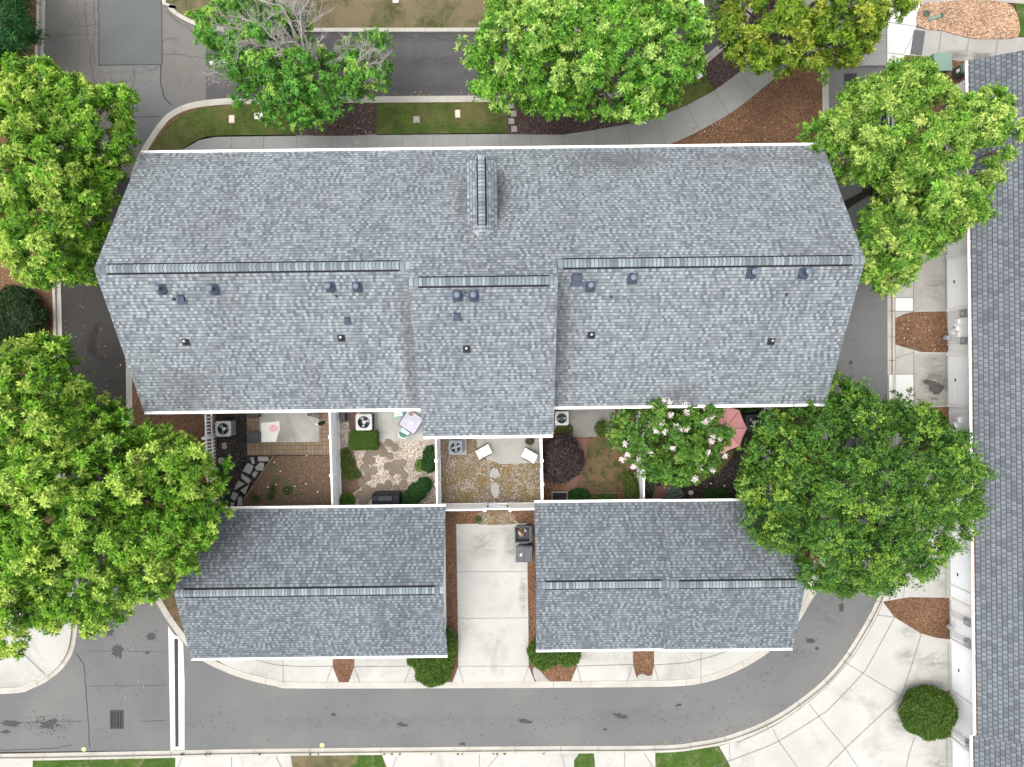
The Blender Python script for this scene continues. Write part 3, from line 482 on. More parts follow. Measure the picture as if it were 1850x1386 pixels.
# strip below the alley
area('lower_drives', [(-300, 1370), (-300, 1700), (1400, 1700), (1340, 1390), (1300, 1345), (1262, 1350), (1182, 1356), (930, 1358), (310, 1366)], ZI, 'concrete', 'pale concrete drives along the lower edge', 'driveway')
for pts, m in (([(62, 1371), (200, 1370), (290, 1367), (318, 1366), (320, 1500), (58, 1500)], 'lawn_green'),
               ([(526, 1364), (560, 1362), (640, 1362), (690, 1361), (700, 1386), (705, 1500), (545, 1500), (530, 1386)], 'lawn_dry'),
               ([(640, 1362), (690, 1360.5), (697, 1386), (702, 1500), (660, 1500), (632, 1386)], 'lawn_green'),
               ([(1047, 1358), (1072, 1357), (1075, 1386), (1076, 1500), (1034, 1500), (1037, 1372)], 'lawn_green'),
               ([(1183, 1357), (1230, 1355), (1298, 1346), (1320, 1386), (1380, 1500), (1186, 1500)], 'lawn_green')):
    area('lower_lawn', pts, ZI + (.016 if m == 'lawn_green' else .012), m, 'short grass patch between the lower drives', 'grass', 0, 'stuff')

# right-hand drives
rd = [(1603, 465)] + [(1613, 500), (1613, 930), (1609, 1012), (1600, 1070), (1586, 1104), (1564, 1146), (1528, 1200), (1483, 1248), (1406, 1303), (1330, 1336), (1300, 1346), (1340, 1390), (1400, 1700), (1780, 1700), (1780, 465)]
area('right_drives', rd, ZI + .002, 'concrete', 'pale concrete drives before the neighbouring garages', 'driveway')
area('neighbour_drive', [(1648, 400), (1712, 400), (1712, 562), (1648, 562)], ZI + .008, 'concrete_side', 'dull concrete drive above the meter bed', 'driveway')
area('neighbour_drive', [(1649, 639), (1712, 639), (1712, 734), (1650, 734)], ZI + .008, 'concrete_side', 'dull concrete drive below the meter bed', 'driveway')
area('pale_slab', [(1615, 539), (1647, 539), (1647, 562), (1615, 562)], ZI + .009, 'concrete_new', None, None)
area('pale_slab', [(1604, 677), (1648, 677), (1648, 760), (1604, 760)], ZI + .009, 'concrete_new', None, None)
area('meter_bed', [(1615, 576), (1631, 568), (1647, 564), (1708, 563), (1711, 637), (1663, 636.5), (1630, 627), (1615, 623)], ZI + .012, 'mulch', 'brown mulch bed below the upper meters', 'mulch bed')
area('meter_bed', [(1635, 737), (1712, 735), (1712, 815), (1650, 815), (1632, 780)], ZI + .012, 'mulch', 'brown mulch bed round the clipped bush', 'mulch bed')
area('meter_bed', [(1593, 1086), (1640, 1078), (1713, 1079), (1714, 1154), (1689, 1151), (1661, 1143), (1614, 1114)], ZI + .012, 'mulch', 'brown mulch wedge below the lower meters', 'mulch bed')
area('meter_bed', [(1632, 1256), (1714, 1246), (1716, 1330), (1690, 1330), (1645, 1315)], ZI + .012, 'mulch', 'brown mulch under the round bush', 'mulch bed')

# joints, cracks
mbj = MB()
def joint(pts, wd=.022, z=ZI + .026, dz=0): mbj.ribbon(PP(pts), wd, z + dz)
for x in (420, 477.5, 537, 599, 662, 727.5, 783.5, 844, 904, 959, 1018): joint([(x, 243 if x > 500 else 247), (x, 285)])
for a, b in (((1077, 236), (1078, 275)), ((1133, 227), (1138, 270)), ((1187, 213), (1202, 262)), ((1239, 191), (1262, 238)), ((1289, 164), (1315, 207)), ((1335, 130), (1364, 171)), ((1409, 133), (1385, 95))): joint([a, b])
for p in ([(824, 1032), (953, 1031.5)], [(826, 1116), (954, 1115)], [(829, 1202), (955, 1202)], [(829, 1202), (838, 1232)], [(955, 1202), (945, 1232)],
          [(601, 1202), (590, 1232)], [(641, 1203), (651, 1232)], [(743, 1202), (731, 1232)], [(641, 1203), (743, 1202)], [(512, 1185), (513, 1231)], [(460, 1190), (500, 1200), (545, 1203), (601, 1202)],
          [(1042, 1202), (1050, 1231)], [(1142, 1200), (1132, 1230)], [(1042, 1202), (1142, 1199)], [(1181, 1200), (1188, 1229)], [(1265, 1170), (1265, 1234)], [(1181, 1200), (1240, 1196), (1290, 1183), (1330, 1168)],
          [(1495, 121), (1600, 120)], [(1545, 66), (1545, 120)], [(1495, 66), (1600, 66)], [(1600, -40), (1600, 121)], [(1600, 42), (1655, 50)], [(1600, 97), (1630, 101)], [(1655, 50), (1630, 101)], [(1698, 62), (1692, 104)], [(1748, 72), (1742, 106)], [(1800, 72), (1796, 104)],
          [(1615, 465), (1615, 930), (1612, 1000)], [(1648, 465), (1649, 735)], [(1604, 538), (1648, 538)], [(1604, 563), (1648, 563)], [(1604, 609), (1615, 609)], [(1604, 651), (1615, 651)], [(1615, 648), (1648, 637)], [(1604, 676), (1648, 676)], [(1705, 460), (1706, 562)], [(1706, 640), (1706, 733)], [(1706, 1010), (1706, 1077)],
          [(1640, 980), (1630, 1078)], [(1575, 1085), (1593, 1086)], [(1582, 1110), (1616, 1114)], [(1520, 1192), (1557, 1215), (1626, 1256)], [(1626, 1256), (1645, 1200), (1662, 1144)], [(1626, 1256), (1527, 1348), (1490, 1386)], [(1460, 1270), (1477, 1292), (1525, 1350), (1552, 1390)], [(1395, 1315), (1405, 1337), (1445, 1392)], [(1650, 1330), (1640, 1360), (1634, 1390)], [(1710, 1160), (1712, 1245)], [(1708, 1330), (1708, 1390)],
          [(25, 1160), (95, 1228)], [(25, 1160), (0, 1185)], [(330, 1366), (322, 1390)], [(420, 1366), (420, 1390)], [(500, 1365), (512, 1390)], [(718, 1364), (708, 1390)], [(866, 1361), (866, 1390)], [(900, 1362), (880, 1386)], [(1014, 1362), (1022, 1390)], [(1128, 1358), (1128, 1390)], [(1162, 1358), (1182, 1388)], [(1316, 1340), (1318, 1372)]):
    joint(p)
joint(smooth([(1614, 1114), (1600, 1140), (1570, 1195), (1555, 1217), (1500, 1275), (1478, 1292), (1405, 1337), (1350, 1360), (1318, 1372), (1280, 1386)], 4))
joint(smooth([(1593, 1086), (1578, 1120), (1548, 1170), (1530, 1195), (1480, 1248), (1404, 1305), (1330, 1340)], 4), .03)
joint(smooth([(1575, 1060), (1600, 1020)], 4))
kz = .130
for i in range(4, len(ring), 7):
    mbj.ribbon(PP([ring[i], kfront[i]]), .02, .02); mbj.ribbon(PP([kfront[i], kback[i]]), .02, kz)
for p, s_, w_ in ((o_in, 1, 11), (t_in, 1, 19), (l_in, 1, 13), (c_in, -1, 12)):
    q = offs(p, s_ * w_); L = 0
    for i in range(1, len(p)):
        L += math.hypot(p[i][0] - p[i - 1][0], p[i][1] - p[i - 1][1])
        if L > 62: mbj.ribbon(PP([p[i], q[i]]), .022, kz); L = 0
struct('pavement_joints', mbj, 'joint', 'thin dark joints between the concrete slabs', 'joint')
mbc = MB(); rr = random.Random(3)
def crack(pts, wd=.03, jit=2.5, z=.010):
    q = []
    for a, b in zip(pts, pts[1:]):
        n = max(2, int(math.hypot(b[0] - a[0], b[1] - a[1]) / 5))
        for k in range(n): t = k / n; q.append((a[0] + (b[0] - a[0]) * t + rr.uniform(-jit, jit) * .5, a[1] + (b[1] - a[1]) * t + rr.uniform(-jit, jit) * .5))
    q.append(pts[-1]); mbc.ribbon(PP(q), wd, z)
for p, wd, j in (([(178, 0), (179, 117)], .06, 2), ([(178, 118), (293, 117)], .06, 1), ([(292, 0), (293, 117)], .06, .6), ([(290, 118), (291, 155), (297, 178), (310, 190)], .08, 2), ([(292, 98), (340, 100), (380, 108)], .03, 3), ([(293, 75), (305, 70), (320, 68)], .03, 3),
                 ([(148, 48), (178, 43)], .03, 2), ([(82, 64), (178, 62)], .02, 3), ([(230, 212), (290, 211)], .05, 2), ([(152, 0), (158, 60), (165, 115), (170, 150)], .03, 4), ([(178, 150), (230, 148), (250, 120)], .02, 4), ([(240, 118), (245, 135), (238, 160), (226, 175)], .03, 3), ([(256, 118), (270, 128), (285, 122)], .03, 3),
                 ([(137, 1180), (152, 1200), (156, 1260), (160, 1310), (162, 1352)], .05, 1.2), ([(160, 1176), (300, 1178)], .02, 1), ([(160, 1240), (300, 1238)], .02, 2), ([(255, 1304), (298, 1302)], .03, 1), ([(0, 1356), (60, 1354), (100, 1352), (130, 1346)], .04, 2), ([(0, 1307), (150, 1303)], .03, 2), ([(170, 0), (172, 40), (168, 90), (172, 116)], .03, 4), ([(182, 130), (282, 130)], .015, 8), ([(190, 145), (282, 150)], .015, 8), ([(200, 120), (205, 160)], .015, 6), ([(222, 120), (220, 165)], .015, 6), ([(140, 0), (143, 70), (139, 150)], .015, 5), ([(300, 10), (320, 40), (345, 55), (370, 80)], .02, 5), ([(118, 30), (165, 28)], .015, 4), ([(295, 20), (312, 30), (322, 45)], .02, 4)):
    crack(p, wd * .72, j)
struct('road_cracks', mbc, 'crack', 'dark crooked cracks in the asphalt', 'crack')
mbw = MB()
for x in range(320, 1000, 7):
    if rr.random() < .16: mbw.prism(PP([(x + rr.uniform(0, 3), 1360.5 - (x - 320) * .002), (x + 6, 1359 - (x - 320) * .002), (x + 5, 1363 - (x - 320) * .002)]), .09, .135 + rr.uniform(0, .03))
struct('joint_weeds', mbw, 'weed', 'small weeds growing along the lower kerb', 'weeds', 'stuff')
# oil and damp stains with their own shapes
def splat(mb, px, py, rx, ry, z, n=16, j=.3, rot=0):
    pts = []
    for k in range(n):
        a = 2 * PI * k / n; q = 1 + rr.uniform(-j, j); x, y = rx * q * math.cos(a), ry * q * math.sin(a)
        pts.append((px + x * math.cos(rot) - y * math.sin(rot), py + x * math.sin(rot) + y * math.cos(rot)))
    mb.prism(PP(pts), z - .006, z)
mbo = MB()
for a in ((196, 1137, 8, 12), (212, 1177, 11, 12), (273, 1150, 8, 6), (266, 1179, 4, 2.5), (88, 1309, 16, 7), (20, 1307, 14, 6), (10, 1322, 9, 3), (727, 1309, 11, 3.5), (948, 1303, 12, 4), (1121, 1294, 13, 4.5), (1520, 1097, 5, 8), (1464, 1158, 8, 4), (602, 1291, 4, 3), (836, 1344, 5, 2.5), (1093, 1318, 4, 2), (1476, 1172, 3, 3), (1226, 1274, 6, 2.5), (1537, 655, 3, 4)):
    splat(mbo, *a, .012, 30, .38, rr.uniform(-.3, .3))
for _ in range(70): splat(mbo, rr.gauss(88, 22), rr.gauss(1308, 10), rr.uniform(.6, 2), rr.uniform(.5, 1.4), .010, 7)
for _ in range(190):
    x = rr.uniform(320, 1330); y = rr.gauss(1300, 17) - max(0, x - 1200) * .2
    if 1250 < y + max(0, x - 1200) * .25 < 1342: splat(mbo, x, y, rr.uniform(.5, 1.5), rr.uniform(.5, 1.2), .010, 7)
for _ in range(90):
    t = rr.random(); x = 1330 + t * 190 + rr.gauss(0, 15); y = 1270 - t * 180 + rr.gauss(0, 17); splat(mbo, x, y, rr.uniform(.5, 1.4), rr.uniform(.5, 1.3), .010, 7)
for _ in range(50): splat(mbo, rr.uniform(160, 300), rr.uniform(1120, 1350), rr.uniform(.4, 1.2), rr.uniform(.4, 1.1), .010, 7)
for _ in range(30): splat(mbo, rr.gauss(1537, 14), rr.uniform(530, 720), rr.uniform(.5, 1.3), rr.uniform(.5, 1.3), .010, 7)
struct('oil_stains', mbo, 'oil', 'dark oil drips on the alley asphalt', 'oil stain')
mbs = MB(); splat(mbs, 1690, 702, 13, 11, ZI + .014, 20, .2); mbs.prism(PP([(1664, 688), (1672, 685), (1690, 690), (1690, 700), (1678, 697), (1668, 693)]), ZI, ZI + .0135)
struct('damp_stain', mbs, 'damp', 'dark damp stain on the drive by the garage door', 'stain')
struct('road_paint', MB().prism(PP([(1250, -6), (1263, 12), (1272, 8), (1268, -30), (1262, -30)]), 0, .006).prism(PP([(378, 112), (408, 105), (407, 115), (392, 116), (391, 121), (383, 120)]), 0, .006), 'paint', 'white paint marks on the street', 'road paint')
mby = MB()
for x, y in ((151.5, 1354), (582, 1346.5)): splat(mby, x, y, 4.6, 4.3, .008, 20, .06)
struct('yellow_marks', mby, 'yellow_paint', 'round yellow sprayed dots beside the lower kerb', 'road paint')

# ------------------------------------------------------------------ houses
def slope_mb(mb, x0, x1, ye, ze, yr, zr, e=.143, t=.011, axis='y', shift=0.0):
    """one roof plane laid in real overlapping courses; e = exposure. axis 'y': the eave runs along x"""
    L = math.hypot(yr - ye, zr - ze); ty, tz = (yr - ye) / L, (zr - ze) / L
    ny, nz = -tz * (1 if ty > 0 else -1), abs(ty)
    n = int(math.ceil(L / e)); rowi = int(shift * 997) 
    def pt(u, dist, off):
        y, z = ye + ty * dist + ny * off, ze + tz * dist + nz * off
        return (u, y, z) if axis == 'y' else (y, u, z)
    for i in range(n):
        d0, d1 = i * e, min((i + 1) * e, L)
        a, b, c, dd = pt(x0, d0, t), pt(x1, d0, t), pt(x1, d1, 0), pt(x0, d1, 0)
        v0, v1 = (i + rowi) * e + .0005, (i + rowi) * e + (d1 - d0) - .0005
        mb.add([a, b, c, dd], [(0, 1, 2, 3)], [[(x0, v0), (x1, v0), (x1, v1), (x0, v1)]])
        a2, b2 = pt(x0, d0, -.004), pt(x1, d0, -.004)
        mb.add([a2, b2, b, a], [(0, 1, 2, 3)], [[(x0, v0), (x1, v0), (x1, v0), (x0, v0)]])
def roof_body(mb, x0, x1, yS, zS, yN, zN, yr, zr, th=.16, axis='y'):
    """deck and fascia under the shingles"""
    prof = [(yS, zS - .004), (yr, zr - .004), (yN, zN - .004), (yN, zN - th), (yr, zr - th), (yS, zS - th)]
    f = (lambda u, y, z: (u, y, z)) if axis == 'y' else (lambda u, y, z: (y, u, z))
    vs = [f(x0 + .01, y, z) for y, z in prof] + [f(x1 - .01, y, z) for y, z in prof]
    mb.add(vs, [(0, 1, 4, 5), (1, 2, 3, 4), (6, 7, 10, 11), (7, 8, 9, 10)] + [(i, (i + 1) % 6, 6 + (i + 1) % 6, 6 + i) for i in range(6)])
def ridge_cap(par, x0, x1, yr, zr, pitch, vx0, vx1, wd=.155, axis='y', lift=.065):
    f = (lambda u, y, z: (u, y, z)) if axis == 'y' else (lambda u, y, z: (y, u, z))
    mb = MB()
    def run(a, b, h):
        n = max(1, int((b - a) / .145)); st = (b - a) / n
        for i in range(n):
            u0, u1 = a + i * st, a + (i + 1) * st; ci = int((u0 + 50) * 100) + .0
            tl = .012
            for sg in (-1, 1):
                vs = [f(u0, yr, zr + h + tl), f(u1, yr, zr + h), f(u1, yr + sg * wd, zr + h - wd * pitch), f(u0, yr + sg * wd, zr + h - wd * pitch + tl)]
                mb.add(vs, [(0, 1, 2, 3)], [[(ci + .01, .1), (ci + .99, .1), (ci + .99, .2), (ci + .01, .2)]])
    run(x0, vx0, .02); run(vx0, vx1, lift); run(vx1, x1, .02)
    cap = mb.build('ridge_cap', 'cap', par)
    v = MB()
    for sg in (-1, 1):
        a, b = vx0, vx1; y0, y1 = yr + sg * wd, yr + sg * (wd + .05)
        zt, zb = zr + lift - wd * pitch - .012, zr - (wd + .06) * pitch + .018
        v.add([f(a, y0 - sg * .015, zt), f(b, y0 - sg * .015, zt), f(b, y1, zb), f(a, y1, zb), f(a, y1 + sg * .012, zb + .012), f(b, y1 + sg * .012, zb + .012)], [(0, 1, 2, 3), (3, 2, 5, 4)])
    v.build('vent_slot', 'vent_edge', cap)
def gutter(par, u0, u1, y, z, sg, axis='y', step=.92):
    f = (lambda u, y, z: (u, y, z)) if axis == 'y' else (lambda u, y, z: (y, u, z))
    w_, h_ = .13, .11; mb = MB()
    pr = [(0, 0), (0, -h_), (w_ * .8, -h_), (w_, -.02), (w_, .012), (w_ - .032, .012), (w_ - .032, -.012), (w_ - .012, -.012), (w_ * .8 - .012, -h_ + .012), (.012, -h_ + .012), (.012, 0)]
    vs = []
    for u in (u0, u1):
        for a, b in pr: vs.append(f(u, y + sg * a, z + b))
    n = len(pr); mb.add(vs, [(i, (i + 1) % n, n + (i + 1) % n, n + i) for i in range(n)])
    for u in (u0, u1): mb.add([f(u, y, z), f(u, y, z - h_), f(u, y + sg * w_ * .8, z - h_), f(u, y + sg * w_, z)], [(0, 1, 2, 3)])
    o = mb.build('gutter', 'white', par); k = int((u1 - u0) / step)
    for i in range(k + 1):
        u = u0 + .2 + (u1 - u0 - .4) * i / max(k, 1)
        MB().add([f(u - .022, y - sg * .06, z + .024), f(u + .022, y - sg * .06, z + .024), f(u + .022, y + sg * w_, z + .016), f(u - .022, y + sg * w_, z + .016)], [(0, 1, 2, 3)]).build('hanger', 'white', o)
    return o
def downspout(par, x, y, z, sg=1):
    MB().box((x, y, z / 2 + .05), (.08, .07, z - .1)).build('downspout', 'white', par)
def window(par, c, wd, ht, axis='y', sg=-1):
    fx = MB(); t = .06
    def bx(mb, u, v, du, dv, dep):
        x, y, z = c
        if axis == 'y': mb.box((x + u, y + sg * dep / 2, z + v), (du, dep, dv))
        else: mb.box((x + sg * dep / 2, y + u, z + v), (dep, du, dv))
    for u in (-wd / 2, wd / 2): bx(fx, u, 0, .09, ht + .09, t)
    for v in (-ht / 2, 0, ht / 2): bx(fx, 0, v, wd - .09, .08, t - .005)
    o = fx.build('window', 'white', par); g = MB(); bx(g, 0, 0, wd - .05, ht - .05, .03); g.build('pane', 'glass', o)
def walls(par, x0, x1, y0, y1, prof, name='wall', m='siding', axis='y'):
    f = (lambda u, y, z: (u, y, z)) if axis == 'y' else (lambda u, y, z: (y, u, z))
    n = len(prof); vs = [f(x0, y, z) for y, z in prof] + [f(x1, y, z) for y, z in prof]
    return MB().add(vs, [list(range(n)), list(range(2 * n - 1, n - 1, -1))] + [(i, (i + 1) % n, n + (i + 1) % n, n + i) for i in range(n)]).build(name, m, par)

YN, YS, YR, ZE, ZR = 10.02, -1.0, 4.52, 5.6, 9.1
X0, X1, XC0, XC1 = -15.75, 13.41, -3.83, 1.75
YRC, ZRC, YSC = 3.82, ZR + (YR - 3.82) * (ZR - ZE) / (YN - YR), -2.2
PIT = (ZR - ZE) / (YN - YR)
town = thing('townhouse_row', 'long white townhouse row under a grey shingle roof with a raised middle unit', 'townhouses', (0, 4, ZI))
rf = MB(); slope_mb(rf, X0, XC0, YN, ZE, YR, ZR, shift=.011); slope_mb(rf, X0, XC0, YS, ZE, YR, ZR, shift=.051)
slope_mb(rf, XC1, X1, YN, ZE, YR, ZR, shift=.011); slope_mb(rf, XC1, X1, YS, ZE, YR, ZR, shift=.071)
slope_mb(rf, XC0, XC1, YN, ZE, YRC, ZRC, shift=.011); slope_mb(rf, XC0, XC1, YSC, ZE, YRC, ZRC, shift=.091)
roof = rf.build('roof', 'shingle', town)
db = MB()
roof_body(db, X0, XC0, YS, ZE, YN, ZE, YR, ZR); roof_body(db, XC1, X1, YS, ZE, YN, ZE, YR, ZR); roof_body(db, XC0, XC1, YSC, ZE, YN, ZE, YRC, ZRC)
db.build('fascia', 'fascia', roof)
ov = .32
def gprof(ys, yn, ze, yr, zr, pit): return [(ys, 0), (ys, ze - .2 + ov * pit * .4), (yr, zr - .22), (yn, ze - .2 + ov * pit * .4), (yn, 0)]
walls(town, X0 + ov, XC0, 0, 0, gprof(YS + ov, YN - ov, ZE, YR, ZR, PIT))
walls(town, XC0 + .02, XC1 - .02, 0, 0, gprof(YSC + ov, YN - ov - .02, ZE, YRC, ZRC, PIT))
walls(town, XC1, X1 - ov, 0, 0, gprof(YS + ov, YN - ov, ZE, YR, ZR, PIT))
ridge_cap(town, X0, XC0 + .02, YR, ZR, PIT, X0 + .42, XC0 - .40); ridge_cap(town, XC0, XC1, YRC, ZRC, PIT, XC0 + .38, XC1 - .34); ridge_cap(town, XC1 - .02, X1, YR, ZR, PIT, XC1 + .24, X1 - .42)
for a in ((X0, XC0 - .05, YS, ZE - .05, -1), (XC0 + .02, XC1 - .02, YSC, ZE - .05, -1), (XC1 + .05, X1, YS, ZE - .05, -1), (X0, X1, YN, ZE - .05, 1)): gutter(town, *a)
for x, y in ((X0 + .5, YS + ov - .05), (XC1 - .35, YSC + ov - .05), (XC1 + .4, YS + ov - .05), (X1 - .5, YS + ov - .05), (X0 + .5, YN - ov + .05), (X1 - .5, YN - ov + .05)): downspout(town, x, y, ZE)
for i in range(5):
    xc = X0 + .3 + (i + .5) * 5.7; ysw = (YSC if i == 2 else YS) + ov
    window(town, (xc - 1.4, ysw, 4.2), 1.0, 1.4); window(town, (xc + 1.4, ysw, 4.2), 1.0, 1.4); window(town, (xc + 1.4, ysw, 1.5), 1.2, 1.4)
    dr = MB().box((xc - 1.2, ysw - .03, 1.15), (.95, .07, 2.05)).build('door', 'door_white', town); MB().lathe((xc - .85, ysw - .09, 1.1), [(.03, 0), (.03, .05)], 8).build('handle', 'metal', dr)
    for dx in (-1.5, 1.5): window(town, (xc + dx, YN - ov, 4.2), 1.1, 1.5, 'y', 1)
    MB().box((xc, YN - ov + .03, 1.15), (.95, .07, 2.05)).build('door', 'black', town)
# small gable on the street side
DX, DYN, DZR, DZE, DHW = P(870, 340, 8.4)[0], 8.85, 8.47, 8.03, .60
dm = MB(); slope_mb(dm, 6.0, DYN, DX - DHW, DZE, DX, DZR, axis='x'); slope_mb(dm, 6.0, DYN, DX + DHW, DZE, DX, DZR, axis='x')
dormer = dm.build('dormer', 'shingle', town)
bd = MB(); roof_body(bd, 5.6, DYN, DX - DHW, DZE, DX + DHW, DZE, DX, DZR, .1, 'x'); bd.build('fascia', 'fascia', dormer)
MB().add([(DX - .5, 5.8, 6), (DX + .5, 5.8, 6), (DX + .5, DYN - .1, 6), (DX - .5, DYN - .1, 6), (DX - .5, 5.8, DZE), (DX + .5, 5.8, DZE), (DX + .5, DYN - .1, DZE), (DX - .5, DYN - .1, DZE), (DX, 5.8, DZR - .1), (DX, DYN - .1, DZR - .1)],
         [(0, 3, 7, 4), (1, 5, 6, 2), (2, 6, 9, 7, 3), (0, 4, 8, 5, 1)]).build('dormer_wall', 'fascia', dormer)
ridge_cap(dormer, 5.55, DYN, DX, DZR, .72, 6.15, DYN - .06, .13, 'x')

# vents on the roof
def roof_at(px, py):
    z = 7.0
    for _ in range(30):
        x, y, _z = P(px, py, z)
        if XC0 < x < XC1: z = ZRC - (ZRC - ZE) / (YRC - YSC) * abs(y - YRC) if y < YRC else ZRC - PIT * (y - YRC)
        else: z = ZR - PIT * abs(y - YR)
    return Vector((x, y, z))
RS = Matrix.Rotation(math.atan(PIT), 3, 'X')
for px, py, h in ((293, 523, .46), (388, 524, .5), (597, 519, .44), (646, 519, .34), (827, 535, .4), (856, 535, .4), (1066, 518, .44), (1142, 504, .4), (1357, 494, .42), (1451, 494, .52)):
    p = roof_at(px, py); b = MB().box(p + Vector((0, 0, .02)), (.40, .46, .03), rot=RS).build('vent_flashing', 'vent_blue', roof)
    MB().lathe(p, [(.21, -.08), (.19, .05), (.12, .13), (.09, .17)], 16).lathe(p, [(.075, .1), (.075, h)], 14).build('vent_pipe', 'vent_blue', town)
    q = MB().lathe(p, [(.085, h - .06), (.11, h), (.11, h + .03), (.03, h + .07)], 16).build('vent_cap', 'vent_cap', town)
for px, py, sz in ((329, 541, .30), (628, 579, .24), (826, 572, .26), (1042, 505, .40)):
    p = roof_at(px, py); MB().box(p + Vector((0, 0, .06)), (sz, sz * 1.15, .12), rot=RS, taper=.82).box(p + Vector((0, -sz * .45, .02)), (sz * 1.2, sz * .5, .02), rot=RS).build('roof_vent', 'vent_blue', town)
for px, py in ((336, 617), (617, 610), (843, 630), (1068, 605), (1393, 616)):
    p = roof_at(px, py); o = MB().box(p + Vector((0, -.03, .015)), (.30, .30, .025), rot=RS).lathe(p, [(.12, -.04), (.11, .04), (.07, .10)], 16).build('pipe_boot', 'black', town)
    MB().lathe(p, [(.045, .05), (.045, .22), (.03, .221)], 12).build('pipe', 'metal', o)
for px, py in ((608, 535), (1104, 537), (1420, 532), (315, 541), (841, 528)):
    p = roof_at(px, py); MB().lathe(p, [(.05, -.04), (.045, .14)], 10).build('pipe_stub', 'black', town)

def garage(label, x0, x1, yS, yN, ze, yr, zr, segs, doors):
    g = thing('garage', label, 'garage', ((x0 + x1) / 2, yr, ZI))
    pit = (zr - ze) / (yN - yr); rm = MB(); bd = MB()
    for k, (a, b, dz) in enumerate(segs):
        slope_mb(rm, a, b, yN, ze + dz, yr, zr + dz, shift=.02 + .03 * k); slope_mb(rm, a, b, yS, ze + dz, yr, zr + dz, shift=.06 + .01 * k)
        roof_body(bd, a, b, yS, ze + dz, yN, ze + dz, yr, zr + dz, .14)
    r = rm.build('roof', 'shingle_garage', g); bd.build('fascia', 'fascia', r)
    for k, (a, b, dz) in enumerate(segs):
        ridge_cap(g, a, b, yr, zr + dz, pit, a + .42, b - .38, .15)
        gutter(g, a, b, yS, ze + dz - .05, -1); gutter(g, a, b, yN, ze + dz - .05, 1)
        walls(g, max(a, x0 + .25) + .01 * k, min(b, x1 - .25), 0, 0, [(yS + .3, 0), (yS + .3, ze - .1 + dz), (yr, zr - .2 + dz), (yN - .3, ze - .1 + dz), (yN - .3, 0)])
    for c, wd in doors:
        d_ = MB()
        for j in range(4): d_.box((c, yS + .3 - .02, .35 + j * .54), (wd, .06, .52))
        dd = d_.build('garage_door', 'door_white', g); MB().box((c, yS + .25, .75), (.14, .04, .05)).build('handle', 'black', dd)
    downspout(g, x1 - .3, yS + .25, ze); downspout(g, x0 + .3, yN - .25, ze)
    return g
garage('left garage, one long unbroken grey shingle roof half under a bright tree', -15.28, -3.2, -12.75, -5.78, 2.5, -9.25, 4.08, [(-15.28, -3.2, 0)], [(-12.6, 4.9), (-6.2, 4.9)])
garage('right garage with its grey roof stepped in two halves', .98, 13.03, -12.55, -5.66, 2.5, -9.1, 4.06, [(.98, 6.98, 0), (6.96, 13.03, .13)], [(3.9, 4.9), (10.1, 4.9)])

# neighbouring garage row at the right
NXW = P(1712, 700, 0)[0]; NXE = P(1757.5, 700, 2.55)[0]; NYN = P(1760, 108, 2.6)[1]; NYW = P(1710, 169, 0)[1]; NXR, NZR = NXE + 5.6, 2.55 + 5.6 * .5; NYS = P(1757, 1330, 2.55)[1]; NEND = -26.0
nb = thing('neighbour_garage', 'white garage row with meters on its wall at the right edge', 'garage', (NXW + 3, 0, ZI))
nr = MB()
slope_mb(nr, NYS, NYN, NXE, 2.55, NXR, NZR, .17, axis='x'); slope_mb(nr, NYS, NYN, 2 * NXR - NXE, 2.55, NXR, NZR, .17, axis='x')
slope_mb(nr, NEND, NYS, NXE - .12, 2.49, NXR, NZR - .06, .17, axis='x'); slope_mb(nr, NEND, NYS, 2 * NXR - NXE, 2.49, NXR, NZR - .06, .17, axis='x')
nroof = nr.build('roof', 'shingle_neighbour', nb)
bd = MB(); roof_body(bd, NYS, NYN, NXE, 2.55, 2 * NXR - NXE, 2.55, NXR, NZR, .16, 'x'); roof_body(bd, NEND, NYS - .02, NXE - .12, 2.49, 2 * NXR - NXE, 2.49, NXR, NZR - .06, .16, 'x'); bd.build('fascia', 'scorch', nroof)
gutter(nb, NYS, NYN, NXE - .005, 2.5, -1, 'x'); gutter(nb, NEND, NYS - .02, NXE - .125, 2.44, -1, 'x')
ridge_cap(nb, NEND, NYN, NXR, NZR, .5, NEND + .4, NYN - .4, .16, 'x')
walls(nb, NEND + .3, NYW, 0, 0, [(NXW, 0), (NXW, 2.5), (NXR, NZR - .25), (2 * NXR - NXW, 2.5), (2 * NXR - NXW, 0)], axis='x')
def wy(py): return P(1712, py, 0)[1]
doors = [(640 + 3, 734 - 3), (466, 560), (985, 1078), (1156, 1246), (1335, 1425), (860, 955), (330, 425)]
for a, b in doors:
    ya, yb = wy(a), wy(b); dm_ = MB(); yc = (ya + yb) / 2; wd = abs(ya - yb) - .12
    for j in range(4): dm_.box((NXW - .015, yc, .38 + j * .53), (.05, wd, .515))
    dd = dm_.build('garage_door', 'door_white', nb)
    MB().box((NXW - .05, yc, .72), (.05, .15, .05)).build('handle', 'black', dd)
    t_ = MB()
    for y in (ya + .05, yb - .05): t_.box((NXW - .04, y, 1.15), (.1, .13, 2.3))
    t_.box((NXW - .04, yc, 2.33), (.1, wd + .36, .14)); t_.build('door_trim', 'white', nb)
def meter(py, z=1.5, sz=.34):
    y = wy(py); o = MB().box((NXW - .08, y, z), (.16, sz, .42)).build('meter_box', 'meter', nb); MB().box((NXW - .19, y, z), (.09, .17, .17)).build('meter_dial', 'ac_grey', o)
    c_ = MB()
    for k in (-.12, .0, .12): c_.tube([(NXW - .06, y + k, z - .2), (NXW - .06, y + k, .1)], .024, 8)
    c_.build('conduit', 'white', nb)
for py in (572, 619, 782, 1106, 1142, 1318): meter(py)
